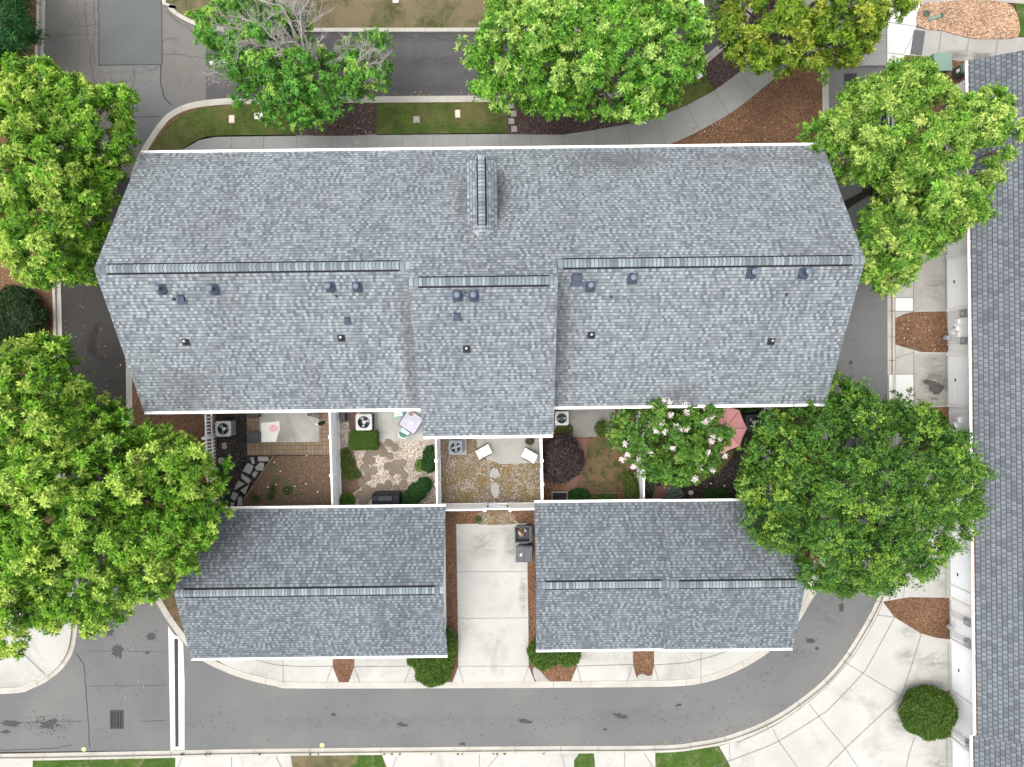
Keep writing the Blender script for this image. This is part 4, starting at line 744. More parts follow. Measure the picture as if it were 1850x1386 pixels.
for py, z in ((584, .95), (590, .7), (596, .85), (602, .55), (607, .95), (757, .9), (766, .6)):
    y = wy(py); MB().box((NXW - .07, y, z), (.13, .26, .28)).build('service_box', 'white', nb)
for py in (611, 1127): p = (NXW - .3, wy(py), .45); MB().lathe(p, [(.12, -.15), (.14, 0), (.1, .16)], 14).build('gas_meter', 'meter', nb)
for py in (470, 560, 637, 745, 1078, 1158, 1250): y = wy(py); MB().box((NXW - .02, y, 1.25), (.05, .16, 2.45)).build('corner_board', 'white', nb)
for py in (1055,): downspout(nb, NXW - .05, wy(py), 2.5)

# ------------------------------------------------------------------ yards
area('yard_soil', [(392, 742), (606, 740), (615, 912), (394, 914)], ZI + .004, 'mulch_black', 'black mulch of the first yard', 'mulch bed')
area('brick_paving', [(447, 735), (604, 735), (606, 821), (448, 822)], ZI + .010, 'brick', 'tan brick paving round the first patio', 'paving')
area('patio', [(470, 700), (577, 700), (578, 798), (470, 799)], ZI + .018, 'patio', 'concrete patio in the first yard', 'patio')
struct('chalk_drawing', MB().prism(PP([(473, 764), (506, 761), (507, 775), (503, 786), (500, 798), (474, 798)]), ZI, ZI + .0205), 'chalk', 'white and pink chalk patch on the first patio', 'chalk')
splat(_m := MB(), 496, 774, 8.5, 7, ZI + .024, 14, .15); struct('chalk_drawing', _m, 'chalk_pink')
area('yard_lawn', [(496, 824), (607, 822), (616, 914), (440, 915), (444, 900)], ZI + .014, 'dirt', 'bare brown lawn with green tufts in the first yard', 'lawn')
def edging(label, pts, wd=.07, h=.14, m='timber'):
    p = PP(pts); a = Vector((p[0][0], p[0][1], 0)); b = Vector((p[1][0], p[1][1], 0)); c = (a + b) / 2; d_ = b - a
    return tag(MB().box((0, 0, h / 2), (d_.length, wd, h), math.atan2(d_.y, d_.x)).build('edging_board', m, None, origin=(0, 0, 0)), label, 'edging board', None).__setattr__('location', (c.x, c.y, ZI))
edging('slanting timber edging between black mulch and bare lawn', [(497, 823), (443, 902)])
edging('weathered timber edging under the gutter of the left garage', [(446, 913), (600, 911)])
edging('timber edging along the back of the dry lawn beside the grate', [(1044, 890), (1128, 889)])
def stone(label, cat, pts, m, group, h=.05, z=ZI, name='stepping_stone'):
    p = PP(pts); cx = sum(a for a, _ in p) / len(p); cy = sum(b for _, b in p) / len(p)
    p = [(a - cx, b - cy) for a, b in p]
    o = MB().prism(p, 0, h).build(name, m, None, bevel=.012); o.location = (cx, cy, z)
    return tag(o, label, cat, group)
def zz(pts, ox, oy, k): return [(ox + x / k, oy + y / k) for x, y in pts]
fl = [('squarish flagstone alone below the air conditioner', [(280, 530), (330, 520), (345, 595), (290, 600)]), ('rounded flagstone by the picket fence', [(235, 720), (265, 700), (320, 705), (320, 760), (245, 775)]),
      ('small oval flagstone at the top of the flagstone path', [(620, 705), (655, 695), (675, 770), (645, 780)]), ('long flat flagstone against the brick paving', [(710, 690), (830, 690), (845, 745), (715, 745)]),
      ('large square flagstone in the flagstone path', [(590, 765), (660, 800), (620, 900), (530, 860)]), ('triangular flagstone beside the timber edging', [(675, 820), (730, 760), (785, 765), (780, 855), (700, 855)]),
      ('small narrow flagstone beside the timber edging', [(640, 900), (675, 860), (715, 880), (670, 945)]), ('long slanted flagstone halfway down the path', [(515, 890), (630, 970), (600, 1015), (515, 945)]),
      ('pointed flagstone at the left of the path', [(480, 975), (555, 1015), (440, 1085), (435, 1065)]), ('wedge flagstone right of the pointed one', [(605, 1020), (560, 1140), (500, 1090)]),
      ('dark flagstone near the foot of the path', [(415, 1105), (475, 1135), (440, 1220), (385, 1180)]), ('upright narrow flagstone at the foot of the path', [(480, 1165), (520, 1170), (530, 1270), (465, 1275)]), ('half-buried flagstone in the corner by the left garage', [(390, 1235), (430, 1235), (425, 1300), (380, 1300)])]
for lb, pts in fl: stone(lb, 'flagstone', zz(pts, 360, 720, 6.6), 'flag', 'flagstones in the black mulch', .06, ZI + .004, 'flagstone')

area('yard_gravel', [(612, 735), (792, 735), (796, 912), (617, 914)], ZI + .004, 'pebble', 'pale pebble gravel of the second yard', 'gravel')
area('dark_brick_paving', [(608, 735), (646, 735), (646, 776), (632, 776), (631, 762), (617, 762)], ZI + .012, 'brick_red', 'dark red brick paving under the second air conditioner', 'paving')
area('patio', [(680, 700), (775, 700), (775, 796), (684, 797)], ZI + .016, 'patio', 'concrete patio under the outdoor table', 'patio')
area('yard_bark', [(617, 812), (640, 815), (648, 850), (662, 868), (640, 890), (622, 892), (618, 880)], ZI + .010, 'dirt', 'orange brown soil by the white fence', 'soil', 2)
hexes = [(688, 808, 9), (703, 800, 8), (714, 808, 8), (678, 816, 8), (692, 817, 9), (666, 821, 7.5), (662, 830, 8), (672, 833, 8), (660, 844, 8), (675, 850, 9), (666, 853, 7), (665, 862, 7.5), (654, 871, 8), (705, 824, 7), (714, 838, 8), (727, 836, 8), (701, 842, 8), (709, 852, 7.5), (722, 849, 8), (731, 859, 8), (729, 874, 8), (702, 875, 8.5), (716, 882, 8), (688, 880, 8), (662, 883, 9), (674, 889, 9), (663, 895, 9), (651, 894, 8), (658, 906, 9), (729, 891, 8)]
for i, (x, y, r) in enumerate(hexes):
    a0 = rr.uniform(0, 1); pts = [(x + r * (1 + rr.uniform(-.1, .1)) * math.cos(a0 + k * PI / 3), y + r * (1 + rr.uniform(-.1, .1)) * math.sin(a0 + k * PI / 3)) for k in range(6)]
    o = stone('brown hexagonal stepping stone set in pale pebbles', 'stepping stone', pts, 'hexstone', 'brown hexagonal stones in the pebble yard', .035 + .0011 * i, ZI + .004)

area('yard_ground', [(796, 780), (977, 778), (979, 909), (796, 910)], ZI + .004, 'pebble_brown', 'weedy brown gravel of the middle yard', 'gravel')
area('patio', [(862, 740), (975, 740), (972, 836), (905, 838), (880, 830), (862, 808)], ZI + .016, 'concrete_side', 'pale concrete patio of the middle yard', 'patio')
stone('rough grey slab nearer the patio in the middle yard', 'slab', [(885, 852), (892, 845), (900, 848), (902, 856), (896, 864), (886, 862)], 'flag', 'slabs in the middle yard', .03, ZI + .006, 'slab')
stone('long grey slab leading to the gate', 'slab', [(889, 872), (897, 871), (902, 880), (901, 896), (893, 900), (887, 886)], 'flag', 'slabs in the middle yard', .03, ZI + .006, 'slab')

area('yard_soil', [(983, 735), (1152, 733), (1153, 908), (985, 910)], ZI + .004, 'mulch', 'brown soil of the fourth yard', 'soil')
area('patio', [(1000, 700), (1110, 700), (1112, 788), (1035, 790), (1030, 775), (1000, 775)], ZI + .014, 'patio_wet', 'damp dark concrete patio of the fourth yard', 'patio')
area('yard_lawn', [(1060, 793), (1135, 790), (1150, 830), (1150, 886), (1040, 888), (1052, 850)], ZI + .010, 'lawn_bare', 'patchy dry lawn of the fourth yard', 'lawn')
area('yard_path', [(1042, 792), (1061, 792), (1058, 828), (1052, 852), (1042, 875), (1035, 888), (1012, 885), (1030, 868), (1040, 850), (1045, 820)], ZI + .014, 'path_red', 'red slab path curving through the fourth yard', 'path')
gr = thing('floor_grate', 'small barred metal grate beside the left fence of the fourth yard', 'grate', P(1011, 899, ZI))
MB().box((0, 0, .03), (.82, .62, .05)).build('frame', 'flag', gr, False); mbg = MB()
for k in range(11): mbg.box((-.3 + k * .06, 0, .062), (.022, .5, .02))
MB().box((0, 0, .055), (.70, .5, .006)).build('pit', 'drain_dark', gr, False); mbg.build('bars', 'iron', gr, False)

area('yard_soil', [(1158, 733), (1380, 730), (1382, 905), (1164, 907)], ZI + .004, 'mulch_black', 'black mulch of the fifth yard', 'mulch bed')
area('yard_lawn', [(1190, 870), (1225, 880), (1260, 874), (1300, 850), (1325, 815), (1310, 780), (1200, 780)], ZI + .012, 'lawn', 'curved dark grass under the parasol', 'lawn', 3)
area('yard_path', [(1182, 880), (1215, 872), (1218, 880), (1205, 905), (1176, 906)], ZI + .016, 'path_red', 'red slab step in the fifth yard', 'path')
area('patio', [(1116, 700), (1135, 700), (1135, 770), (1118, 770)], ZI + .010, 'flag', 'pale slab at the back of the flowering tree', 'slab')
area('side_mulch_light', [(1393, 728), (1480, 726), (1480, 905), (1393, 908)], ZI + .004, 'mulch', None, None)
def boulder(label, px, py, r, m='ball'):
    p = P(px, py, ZI); o = MB().blob((0, 0, r * .35), (r, r * .9, r * .5), px, .1).build('garden_stone', m, None, smooth_sh=True); o.location = p; tag(o, label, 'stone')
boulder('pale oval stone beside the grey-blue plant', 1212, 883, .13); boulder('round pale stepping disc on black mulch', 1248, 890, .14)
for _ in range(9): pass
mbb = MB()
for px, py in [(508, 851), (485, 879), (500, 875), (554, 874), (555, 823), (534, 878), (497, 835), (1307, 878), (1283, 873), (575, 888), (520, 884), (1340, 868), (1100, 905)]: mbb.blob((*P2(px, py), ZI + .03), (.04, .035, .03), px, .1, 1)
struct('white_pebbles', mbb, 'white', 'scattered white pebbles and petals', 'pebbles', 'stuff')

# fences
def privacy(label, a, b, h, posts, group='white privacy fences between the yards', gate=None):
    A = Vector((*P2(*a), ZI)); B = Vector((*P2(*b), ZI)); d_ = B - A; L = d_.length; an = math.atan2(d_.y, d_.x)
    f = thing('privacy_fence', label, 'fence', A, an, group)
    spans = [(0, L)] if not gate else [(0, gate[0] * L), (gate[1] * L, L)]
    for s0, s1 in spans:
        pn = MB(); n = int((s1 - s0) / .17)
        for k in range(n): pn.box(((s0 + (k + .5) * (s1 - s0) / n), 0, h / 2 + .03), ((s1 - s0) / n - .006, .035, h - .12))
        pn.build('panel', 'vinyl', f, False)
        MB().box(((s0 + s1) / 2, 0, h - .04), (s1 - s0, .075, .09)).build('rail', 'vinyl', f, False); MB().box(((s0 + s1) / 2, 0, .08), (s1 - s0, .07, .12)).build('rail', 'vinyl', f, False)
    for t in posts:
        o = MB().box((t * L, 0, h / 2 + .04), (.13, .13, h + .08)).build('post', 'vinyl', f, False)
        MB().box((t * L, 0, h + .10), (.16, .16, .04), taper=.55).build('post_cap', 'white', o, False)
    if gate:
        g0, g1 = gate[0] * L + .08, gate[1] * L - .08; c = (g0 + g1) / 2
        pn = MB(); n = 7
        for k in range(n): pn.box((g0 + (k + .5) * (g1 - g0) / n, 0, h / 2 + .03), ((g1 - g0) / n - .008, .03, h - .14))
        gt = pn.build('gate', 'vinyl', f, False)
        br = MB().box((c, .03, h - .1), (g1 - g0, .05, .1)).box((c, .03, .2), (g1 - g0, .05, .1))
        br.box((c, .04, h / 2), (math.hypot(g1 - g0, h - .4), .04, .08), rot=Matrix.Rotation(-math.atan2(h - .4, g1 - g0), 3, 'Y'))
        br.build('gate_brace', 'white', gt, False); MB().box((g0 + .05, .05, h * .6), (.06, .06, .2)).box((g1 - .05, .05, h * .6), (.06, .06, .2)).build('hinge', 'black', gt, False)
    return f
privacy('white privacy fence between the bare yard and the pebble yard', (612, 722), (618, 916), 1.8, (.02, .32, .66, .99))
privacy('white privacy fence between the pebble yard and the middle yard', (794, 770), (797, 914), 1.8, (.02, .38, .66, .99))
privacy('white privacy fence between the middle yard and the purple shrub', (975, 770), (978, 914), 1.8, (.02, .38, .66, .99))
privacy('white privacy fence mostly under the pink flowering tree', (1150, 722), (1151, 910), 1.8, (.02, .4, .7, .99))
privacy('low white front fence with a braced gate, closing the middle yard', (797, 910), (978, 908), 1.8, (.45, .69), None, (.45, .69))
def picket(label, a, b, h, top):
    A = Vector((*P2(*a), ZI)); B = Vector((*P2(*b), ZI)); d_ = B - A; L = d_.length; an = math.atan2(d_.y, d_.x)
    f = thing('picket_fence', label, 'fence', A, an, 'white picket fences at the ends of the yards')
    n = int(L / .17)
    for k in range(n):
        x = (k + .5) * L / n; hh = h - .10 * math.sin(PI * ((k % 11) / 10))
        MB().add([(x - .035, -.012, .05), (x + .035, -.012, .05), (x + .035, -.012, hh - .05), (x, -.012, hh), (x - .035, -.012, hh - .05), (x - .035, .012, .05), (x + .035, .012, .05), (x + .035, .012, hh - .05), (x, .012, hh), (x - .035, .012, hh - .05)],
                 [(4, 3, 2, 1, 0), (5, 6, 7, 8, 9), (0, 1, 6, 5), (1, 2, 7, 6), (2, 3, 8, 7), (3, 4, 9, 8), (4, 0, 5, 9)]).build('picket', 'vinyl', f, False)
    MB().box((L / 2, top * .035, .25), (L, .045, .09)).build('rail', 'vinyl', f, False); MB().box((L / 2, top * .035, h - .3), (L, .045, .09)).build('rail', 'vinyl', f, False)
    for t in (0, .33, .66, 1):
        o = MB().box((t * L, top * .05, h / 2), (.11, .11, h + .05)).build('post', 'vinyl', f, False); MB().box((t * L, top * .05, h + .05), (.14, .14, .05), taper=.4).build('post_cap', 'white', o, False)
picket('white picket fence at the left end of the yards, half under the bright tree', (388, 725), (394, 916), 1.25, -1)
picket('white picket fence at the right end of the yards, behind the dark tree', (1375, 722), (1377, 908), 1.25, 1)

# air conditioners
def ac_unit(label, px, py, sz, mtop, mside, rz=0, blades=3, pad=True, hubm='hub', offx=0, offy=0):
    p = P(px, py, .95); u = thing('air_conditioner', label, 'air conditioner', (p[0], p[1], ZI), rz, 'air conditioners in the yards')
    h = .82; s = sz / 2
    if pad: MB().box((offx, offy, .04), (sz + .22, sz + .22, .09)).build('pad', 'concrete_side', u, False, .01)
    def rsq(s, r, z, n=6):
        out = []
        for q, (cx, cy) in enumerate(((1, 1), (-1, 1), (-1, -1), (1, -1))):
            for k in range(n + 1): a = PI / 2 * (q + k / n); out.append((cx * (s - r) + r * math.cos(a), cy * (s - r) + r * math.sin(a), z))
        return out
    rows = 13; b = MB(); n = 28
    for j in range(rows):
        z0 = .09 + j * (h - .14) / rows; z1 = z0 + (h - .14) / rows
        lo, hi = rsq(s - .005, .07, z0), rsq(s - .03, .07, z1)
        b.add(lo + hi, [(i, (i + 1) % n, n + (i + 1) % n, n + i) for i in range(n)])
        lo2 = rsq(s - .03, .07, z1); hi2 = rsq(s - .005, .07, z1); b.add(lo2 + hi2, [(i, (i + 1) % n, n + (i + 1) % n, n + i) for i in range(n)])
    body = b.build('casing', mside, u, False)
    rO = rsq(s + .01, .09, h); rO0 = rsq(s + .01, .09, h - .06); ri = s * .78
    circ = [(ri * math.cos(a := PI / 2 * (i // 7 + (i % 7) / 6) if True else 0), ri * math.sin(a), h + .015) for i in range(n)]
    circ2 = [(x * .97, y * .97, h - .03) for x, y, _ in circ]
    t = MB(); ring_ = lambda o1, o2: [(o1 + i, o1 + (i + 1) % n, o2 + (i + 1) % n, o2 + i) for i in range(n)]
    t.add(rO0 + rO + circ + circ2, ring_(0, n) + ring_(n, 2 * n) + ring_(2 * n, 3 * n)); t.build('top_cover', mtop, u, False)
    MB().lathe((0, 0, 0), [(ri * .99, h - .03), (ri * .97, h - .45), (.02, h - .46)][::-1], 28, False).build('fan_well', 'ac_dark', u, False)
    fb = MB()
    for k in range(blades):
        a = 2 * PI * k / blades + rr.uniform(0, .5); pts = []
        for rr_, da, dz in ((.09, -.35, -.02), (ri * .55, -.5, -.03), (ri * .88, -.45, -.03), (ri * .9, .15, .03), (ri * .5, .25, .03), (.09, .3, .02)):
            pts.append((rr_ * math.cos(a + da), rr_ * math.sin(a + da), h - .09 + dz))
        fb.add(pts, [list(range(6))])
    fan = fb.build('fan_blades', 'blade', u, False); MB().lathe((0, 0, h - .11), [(.085, 0), (.085, .06), (.05, .08)], 14).build('fan_hub', hubm, fan, False)
    g = MB()
    for k in range(5):
        r_ = ri * (k + 1) / 5.2; g.tube([(r_ * math.cos(a), r_ * math.sin(a), h + .01) for a in [2 * PI * i / 20 for i in range(21)]], .002, 4, False)
    for k in range(4): a = PI * k / 4; g.tube([(-ri * math.cos(a), -ri * math.sin(a), h + .012), (ri * math.cos(a), ri * math.sin(a), h + .012)], .004, 4, False)
    g.build('wire_guard', 'ac_dark', u, False)
    return u
ac_unit('grey air conditioner by the left picket fence with a slate lid', 402.5, 775, .74, 'ac_grey', 'ac_slate', 0, 3, False)
ac_unit('pale square air conditioner behind the box hedge', 657, 763, .78, 'ac_grey', 'ac_dark', 0, 3)
ac_unit('slate air conditioner on a pale pad in the middle yard', 823, 808.5, .66, 'ac_slate', 'ac_slate', 0, 4, True, 'ac_grey', .06, .0)
ac_unit('small pale air conditioner on the damp patio', 1015, 756, .66, 'ac_grey', 'ac_dark', 0, 2, False, 'ac_slate')
ac_unit('dark air conditioner beside the coral parasol', 1364, 764, .80, 'ac_dark', 'ac_dark', .08, 3, False)

# garden furniture
def table():
    c = P(743, 762, .75); t = thing('patio_table', 'square grey-topped patio table set at an angle on the patio', 'table', (c[0], c[1], ZI), math.radians(-31 + 90 - 31.5 + 29))
    MB().box((0, 0, .70), (.90, .90, .03)).build('table_top', 'cloth', t, False, .01)
    r = MB()
    for x, y, sx, sy in ((0, .465, .96, .035), (0, -.465, .96, .035), (.465, 0, .035, .895), (-.465, 0, .035, .895)): r.box((x, y, .695), (sx, sy, .05))
    r.build('table_rim', 'frame', t, False)
    for x in (-.4, .4):
        for y in (-.4, .4): MB().tube([(x, y, .68), (x * 1.05, y * 1.05, 0)], .02, 8).build('leg', 'frame', t, False)
    o = MB().lathe((0, 0, 0), [(.075, 0), (.075, .02), (.06, .03)], 16).build('white_plate', 'white', None); o.location = P(744, 765, .83); o.location.z = ZI + .716; tag(o, 'small white round plate on the patio table', 'plate')
    o = MB().box((0, 0, .006), (.2, .2, .012), .3).build('place_mat', 'mulch_pale', None); o.location = (*P2(742.5, 748, .82), ZI + .716); tag(o, 'tan square mat on the patio table', 'mat')
table()
def green_chair(label, px, py, rz):
    c = P(px, py, .5); t = thing('garden_chair', label, 'chair', (c[0], c[1], ZI), rz, 'green slatted garden chairs round the table')   # faces +y
    s = MB()
    for k in range(5): s.box((0, .19 - k * .085, .44), (.42, .045, .02))
    s.build('seat_slats', 'teal_pale', t, False)
    f = MB()
    for x in (-.23, .23): f.box((x, .0, .43), (.035, .50, .04))
    f.box((0, .24, .43), (.43, .035, .04)); f.build('seat_frame', 'teal', t, False)
    b = MB(); n = 10
    arc = [(.24 * math.cos(a), -.22 - .17 * math.sin(a) - .0, .44 + .40 * (math.sin(a) ** .6 if math.sin(a) > 0 else 0)) for a in [PI * i / n for i in range(n + 1)]]
    b.tube(arc, .022, 6)
    b.build('back_frame', 'teal_pale', t, False)
    sl = MB()
    for k in range(6):
        x = -.18 + k * .072; zt = .44 + .36 * math.sqrt(max(0.05, 1 - (x / .25) ** 2)); yt = -.22 - .16 * math.sqrt(max(.05, 1 - (x / .25) ** 2))
        sl.add([(x - .03, -.215, .43), (x + .03, -.215, .43), (x + .028, yt, zt), (x - .028, yt, zt)], [(0, 1, 2, 3)])
    sl.build('back_slats', 'teal', t, False)
    for x, y in ((-.21, .22), (.21, .22), (-.21, -.22), (.21, -.22)): MB().tube([(x, y, .43), (x * 1.1, y * 1.1, 0)], .02, 8).build('leg', 'teal', t, False)
green_chair('green slatted chair at the lower side of the patio table', 733.5, 777, math.radians(-28))
green_chair('green slatted chair at the upper left of the patio table', 719, 744, math.radians(188))
green_chair('green slatted chair mostly under the eave behind the table', 757, 741, math.radians(150))
def lounge(label, px, py, rz):
    c = P(px, py, .6); t = thing('folding_chair', label, 'chair', (c[0], c[1], ZI), rz, 'white folding chairs in the middle yard')    # back towards -x
    W = .48
    s = MB().add([(-.10, -W / 2, .44), (.36, -W / 2, .46), (.36, W / 2, .46), (-.10, W / 2, .44), (-.10, -W / 2, .425), (.36, -W / 2, .445), (.36, W / 2, .445), (-.10, W / 2, .425)], [(0, 1, 2, 3), (7, 6, 5, 4), (0, 4, 5, 1), (2, 6, 7, 3), (1, 5, 6, 2)]); s.build('seat', 'sling', t, False)
    s = MB().add([(-.11, -W / 2, .45), (-.11, W / 2, .45), (-.30, W / 2, .92), (-.30, -W / 2, .92), (-.125, -W / 2, .44), (-.125, W / 2, .44), (-.315, W / 2, .915), (-.315, -W / 2, .915)], [(0, 1, 2, 3), (7, 6, 5, 4), (0, 3, 7, 4), (1, 5, 6, 2), (2, 6, 7, 3)]); s.build('backrest', 'sling', t, False)
    for y in (-W / 2 - .02, W / 2 + .02):
        f = MB().tube([(-.32, y, .94), (-.11, y, .44), (.36, y, 0)], .014, 6).tube([(.37, y, .455), (-.11, y, .435)], .014, 6); f.build('side_frame', 'frame', t, False)
        MB().tube([(.2, y, .44), (-.3, y, 0)], .014, 6).build('leg', 'frame', t, False); MB().box((.06, y, .66), (.42, .045, .03)).build('armrest', 'frame', t, False)
lounge('white folding chair at the left end of the middle patio', 873.5, 816.5, math.radians(26))
lounge('white folding chair near the fence of the middle patio', 957, 823.5, math.radians(152))
# coral parasol
pc = P(1304, 774, 2.2); um = thing('parasol', 'faded coral parasol open beside the pink flowering tree', 'parasol', (pc[0], pc[1], ZI))
R = 45.5 * (H - 2.2) / FPX; cn = MB(); nseg = 8
for k in range(nseg):
    a0, a1 = 2 * PI * k / nseg, 2 * PI * (k + 1) / nseg; rows = 4; prev = None
    for j in range(rows):
        f0, f1 = j / rows, (j + 1) / rows
        hz = lambda f, mid: 2.62 - .50 * f - .06 * math.sin(PI * f) * (1 if mid else .2)
        am = (a0 + a1) / 2; vs = []
        for f in (f0, f1):
            for a, mid in ((a0, 0), (am, 1), (a1, 0)):
                r_ = R * f * (math.cos(PI / 8) * 1.0 - .03 * f if mid else 1); vs.append((r_ * math.cos(a), r_ * math.sin(a), hz(f, mid)))
        cn.add(vs, [(0, 3, 4, 1), (1, 4, 5, 2)])
cn.build('canopy', 'coral', um, False); sm_ = MB()
for k in range(nseg): a = 2 * PI * k / nseg; sm_.tube([(.05 * math.cos(a), .05 * math.sin(a), 2.605), (R * math.cos(a), R * math.sin(a), 2.105)], .01, 5)
sm_.build('ribs', 'frame', um, False); MB().tube([(0, 0, 0), (0, 0, 2.68)], .025, 10).build('pole', 'white', um, False); MB().lathe((0, 0, 0), [(.25, 0), (.25, .06), (.05, .1)], 18).build('base', 'frame', um, False); MB().lathe((0, 0, 2.62), [(.05, 0), (.05, .04), (.01, .08)], 10).build('finial', 'coral', um, False)
# closed parasol by the first fence
p = P(594, 762, 0); cu = thing('closed_parasol', 'furled dark green parasol standing beside the white fence', 'parasol', (p[0], p[1], ZI))
MB().lathe((0, 0, 0), [(.05, .75), (.10, .9), (.09, 1.5), (.03, 2.0)], 12).build('canopy', 'olive', cu, False); MB().tube([(0, 0, 0), (0, 0, 2.12)], .022, 8).build('pole', 'white', cu, False); MB().lathe((0, 0, 2.1), [(.02, 0), (.045, .04), (.01, .08)], 10).build('finial', 'white', cu, False)
# folded dark chair, black storage crates, covered grill
def dark_bench(label, px, py, rz):
    c = P(px, py, .5); t = thing('slatted_chair', label, 'chair', (c[0], c[1], ZI), rz)
    s = MB();  b = MB()
    for k in range(7): s.box((-.24 + k * .08, 0, .42), (.045, .48, .02)); b.box((-.24 + k * .08, .26, .68), (.045, .02, .44))
    s.build('seat_slats', 'frame', t, False); b.build('back_slats', 'frame', t, False)
    for x in (-.26, .26):
        for y in (-.22, .22): MB().box((x, y, .21), (.04, .04, .42)).build('leg', 'frame', t, False)
dark_bench('black slatted chair half under the eave of the first patio', 567, 745, math.radians(-15))
def crate(label, px, py, sx, sy, h, rz=0, m='black'):
    c = P(px, py, h); t = thing('storage_box', label, 'storage box', (c[0], c[1], ZI), rz)
    MB().box((0, 0, h / 2), (sx, sy, h), taper=1.04).build('box', m, t, False, .015); MB().box((0, 0, h + .015), (sx + .07, sy + .07, .05), taper=.94).build('lid', m, t, False, .012)
crate('black lidded box on the bricks right of the first air conditioner', 458, 790, .55, .5, .4, 0, 'ac_dark')
crate('low black planter under the eave of the first patio', 459, 748, .52, .3, .35, 0, 'cover')
crate('slim dark box beside the fence on the dark red bricks', 619.5, 750, .18, .5, .45, 0, 'ac_dark')
p = P(697, 903, .9); gl = thing('covered_grill', 'black covered grill at the foot of the pebble yard', 'grill', (p[0], p[1], ZI))
cv = MB(); prof = [(-.34, 0), (-.33, .75), (-.22, 1.02), (.0, 1.10), (.2, 1.04), (.32, .8), (.34, 0)]
secs = [(-.68, .82, .80), (-.66, .96, .84), (-.40, 1.0, .92), (-.34, 1.0, 1.0), (.34, 1.0, 1.0), (.42, 1.0, .93), (.66, .98, .84), (.68, .84, .8)]
vs = []; 
for x, ky, kz_ in secs:
    for y, z in prof: vs.append((x, y * ky, z * kz_ if z > .5 else z))
n = len(prof); cv.add(vs, [(i * n + k, i * n + k + 1, (i + 1) * n + k + 1, (i + 1) * n + k) for i in range(len(secs) - 1) for k in range(n - 1)] + [list(range(n))[::-1], [(len(secs) - 1) * n + k for k in range(n)]])
cv.build('cover', 'cover', gl, False, 0, False); MB().box((-.35, .2, .04), (.12, .12, .08)).box((.35, .2, .04), (.12, .12, .08)).build('wheels', 'black', gl, False)

# wheelie bins
def wheelie(label, px, py, rz, opened):
    c = P(px, py, 1.0); t = thing('wheeled_bin', label, 'bin', (c[0], c[1], ZI), rz, 'wheeled bins on the driveway')   # handle side +x
    h = 1.0; b = MB(); lo, hi = (.26, .27), (.36, .38)
    def rect(k, z): return [(-k[0], -k[1], z), (k[0], -k[1], z), (k[0], k[1], z), (-k[0], k[1], z)]
    r = [rect(lo, .05), rect(hi, h), rect((.33, .35), h), rect((.30, .31), h - .35)]
    b.add(sum(r, []), [(3, 2, 1, 0)] + [(4 * j + i, 4 * j + (i + 1) % 4, 4 * j + 4 + (i + 1) % 4, 4 * j + 4 + i) for j in range(3) for i in range(4)])
    b.build('body', 'bin', t, False); MB().add(rect((.305, .315), h - .32), [(0, 1, 2, 3)]).build('inside', 'bin_dark', t, False)
    rim = MB()
    for x, y, sx, sy in ((0, .385, .80, .04), (0, -.385, .80, .04), (-.375, 0, .04, .73), (.375, 0, .04, .73)): rim.box((x, y, h), (sx, sy, .05))
    rim.build('rim', 'bin', t, False)
    for y in (-.27, .27): w_ = MB().tube([(.30, y - .03, .13), (.30, y + .03, .13)], .13, 16); w_.build('wheel', 'black', t, False)
    MB().tube([(.42, -.24, h - .03), (.42, .24, h - .03)], .018, 8).build('handle', 'bin_dark', t, False)
    ld = MB()
    if opened:
        ld.box((.47, 0, .62), (.05, .72, .74), rot=Matrix.Rotation(math.radians(-7), 3, 'Y')).build('lid', 'bin_lid', t, False, .01)
        o = MB().blob((-.08, .12, .86), (.17, .15, .12), 4, .3).blob((.08, .16, .84), (.13, .13, .14), 9, .3).blob((-.02, -.02, .8), (.14, .12, .1), 19, .3).build('rubbish_bag', 'rubbish', None); o.location = t.location; tag(o, 'white and brown rubbish heaped inside the open bin', 'rubbish')
    else:
        ld.box((-.17, 0, h + .055), (.42, .76, .05)).box((.22, 0, h + .065), (.36, .72, .07)); l_ = ld.build('lid', 'bin_lid', t, False, .015)
        MB().add([(-.22, -.08, h + .084), (-.10, -.09, h + .084), (-.12, .06, h + .084)], [(0, 1, 2)]).build('lid_mark', 'white', l_, False)
wheelie('open dark bin with rubbish showing, at the upper right of the driveway', 944, 965, .02, True)
wheelie('closed grey bin with a white mark on its lid, below the open one', 946.5, 1000, -.04, False)

# drains, covers, boxes
def drain(label, px, py, w_, l_, cols, rows):
    t = thing('storm_drain', label, 'drain', P(px, py, 0), 0)
    MB().box((0, 0, .004), (w_ + .06, l_ + .06, .008)).build('pit', 'drain_dark', t, False); f = MB()
    for x in (-w_ / 2, w_ / 2): f.box((x, 0, .014), (.06, l_ + .06, .024))
    for y in (-l_ / 2, l_ / 2): f.box((0, y, .014), (w_ - .06, .06, .024))
    f.build('frame', 'iron', t, False); g = MB()
    for k in range(1, rows): g.box((0, -l_ / 2 + l_ * k / rows, .014), (w_ - .06, l_ / rows * .42, .018))
    for k in range(1, cols): g.box((-w_ / 2 + w_ * k / cols, 0, .0145), (.035, l_ - .06, .021))
    g.build('grating', 'iron', t, False)
drain('rusty barred storm drain in the lower left alley', 211, 1300, .62, .88, 4, 15)
drain('pale barred storm drain at the alley mouth upper right', 1536.5, 149, .58, .85, 4, 15)
td = thing('trench_drain', 'long white concrete strip with a dark slotted channel across the alley', 'trench drain', P(319, 1250, 0))
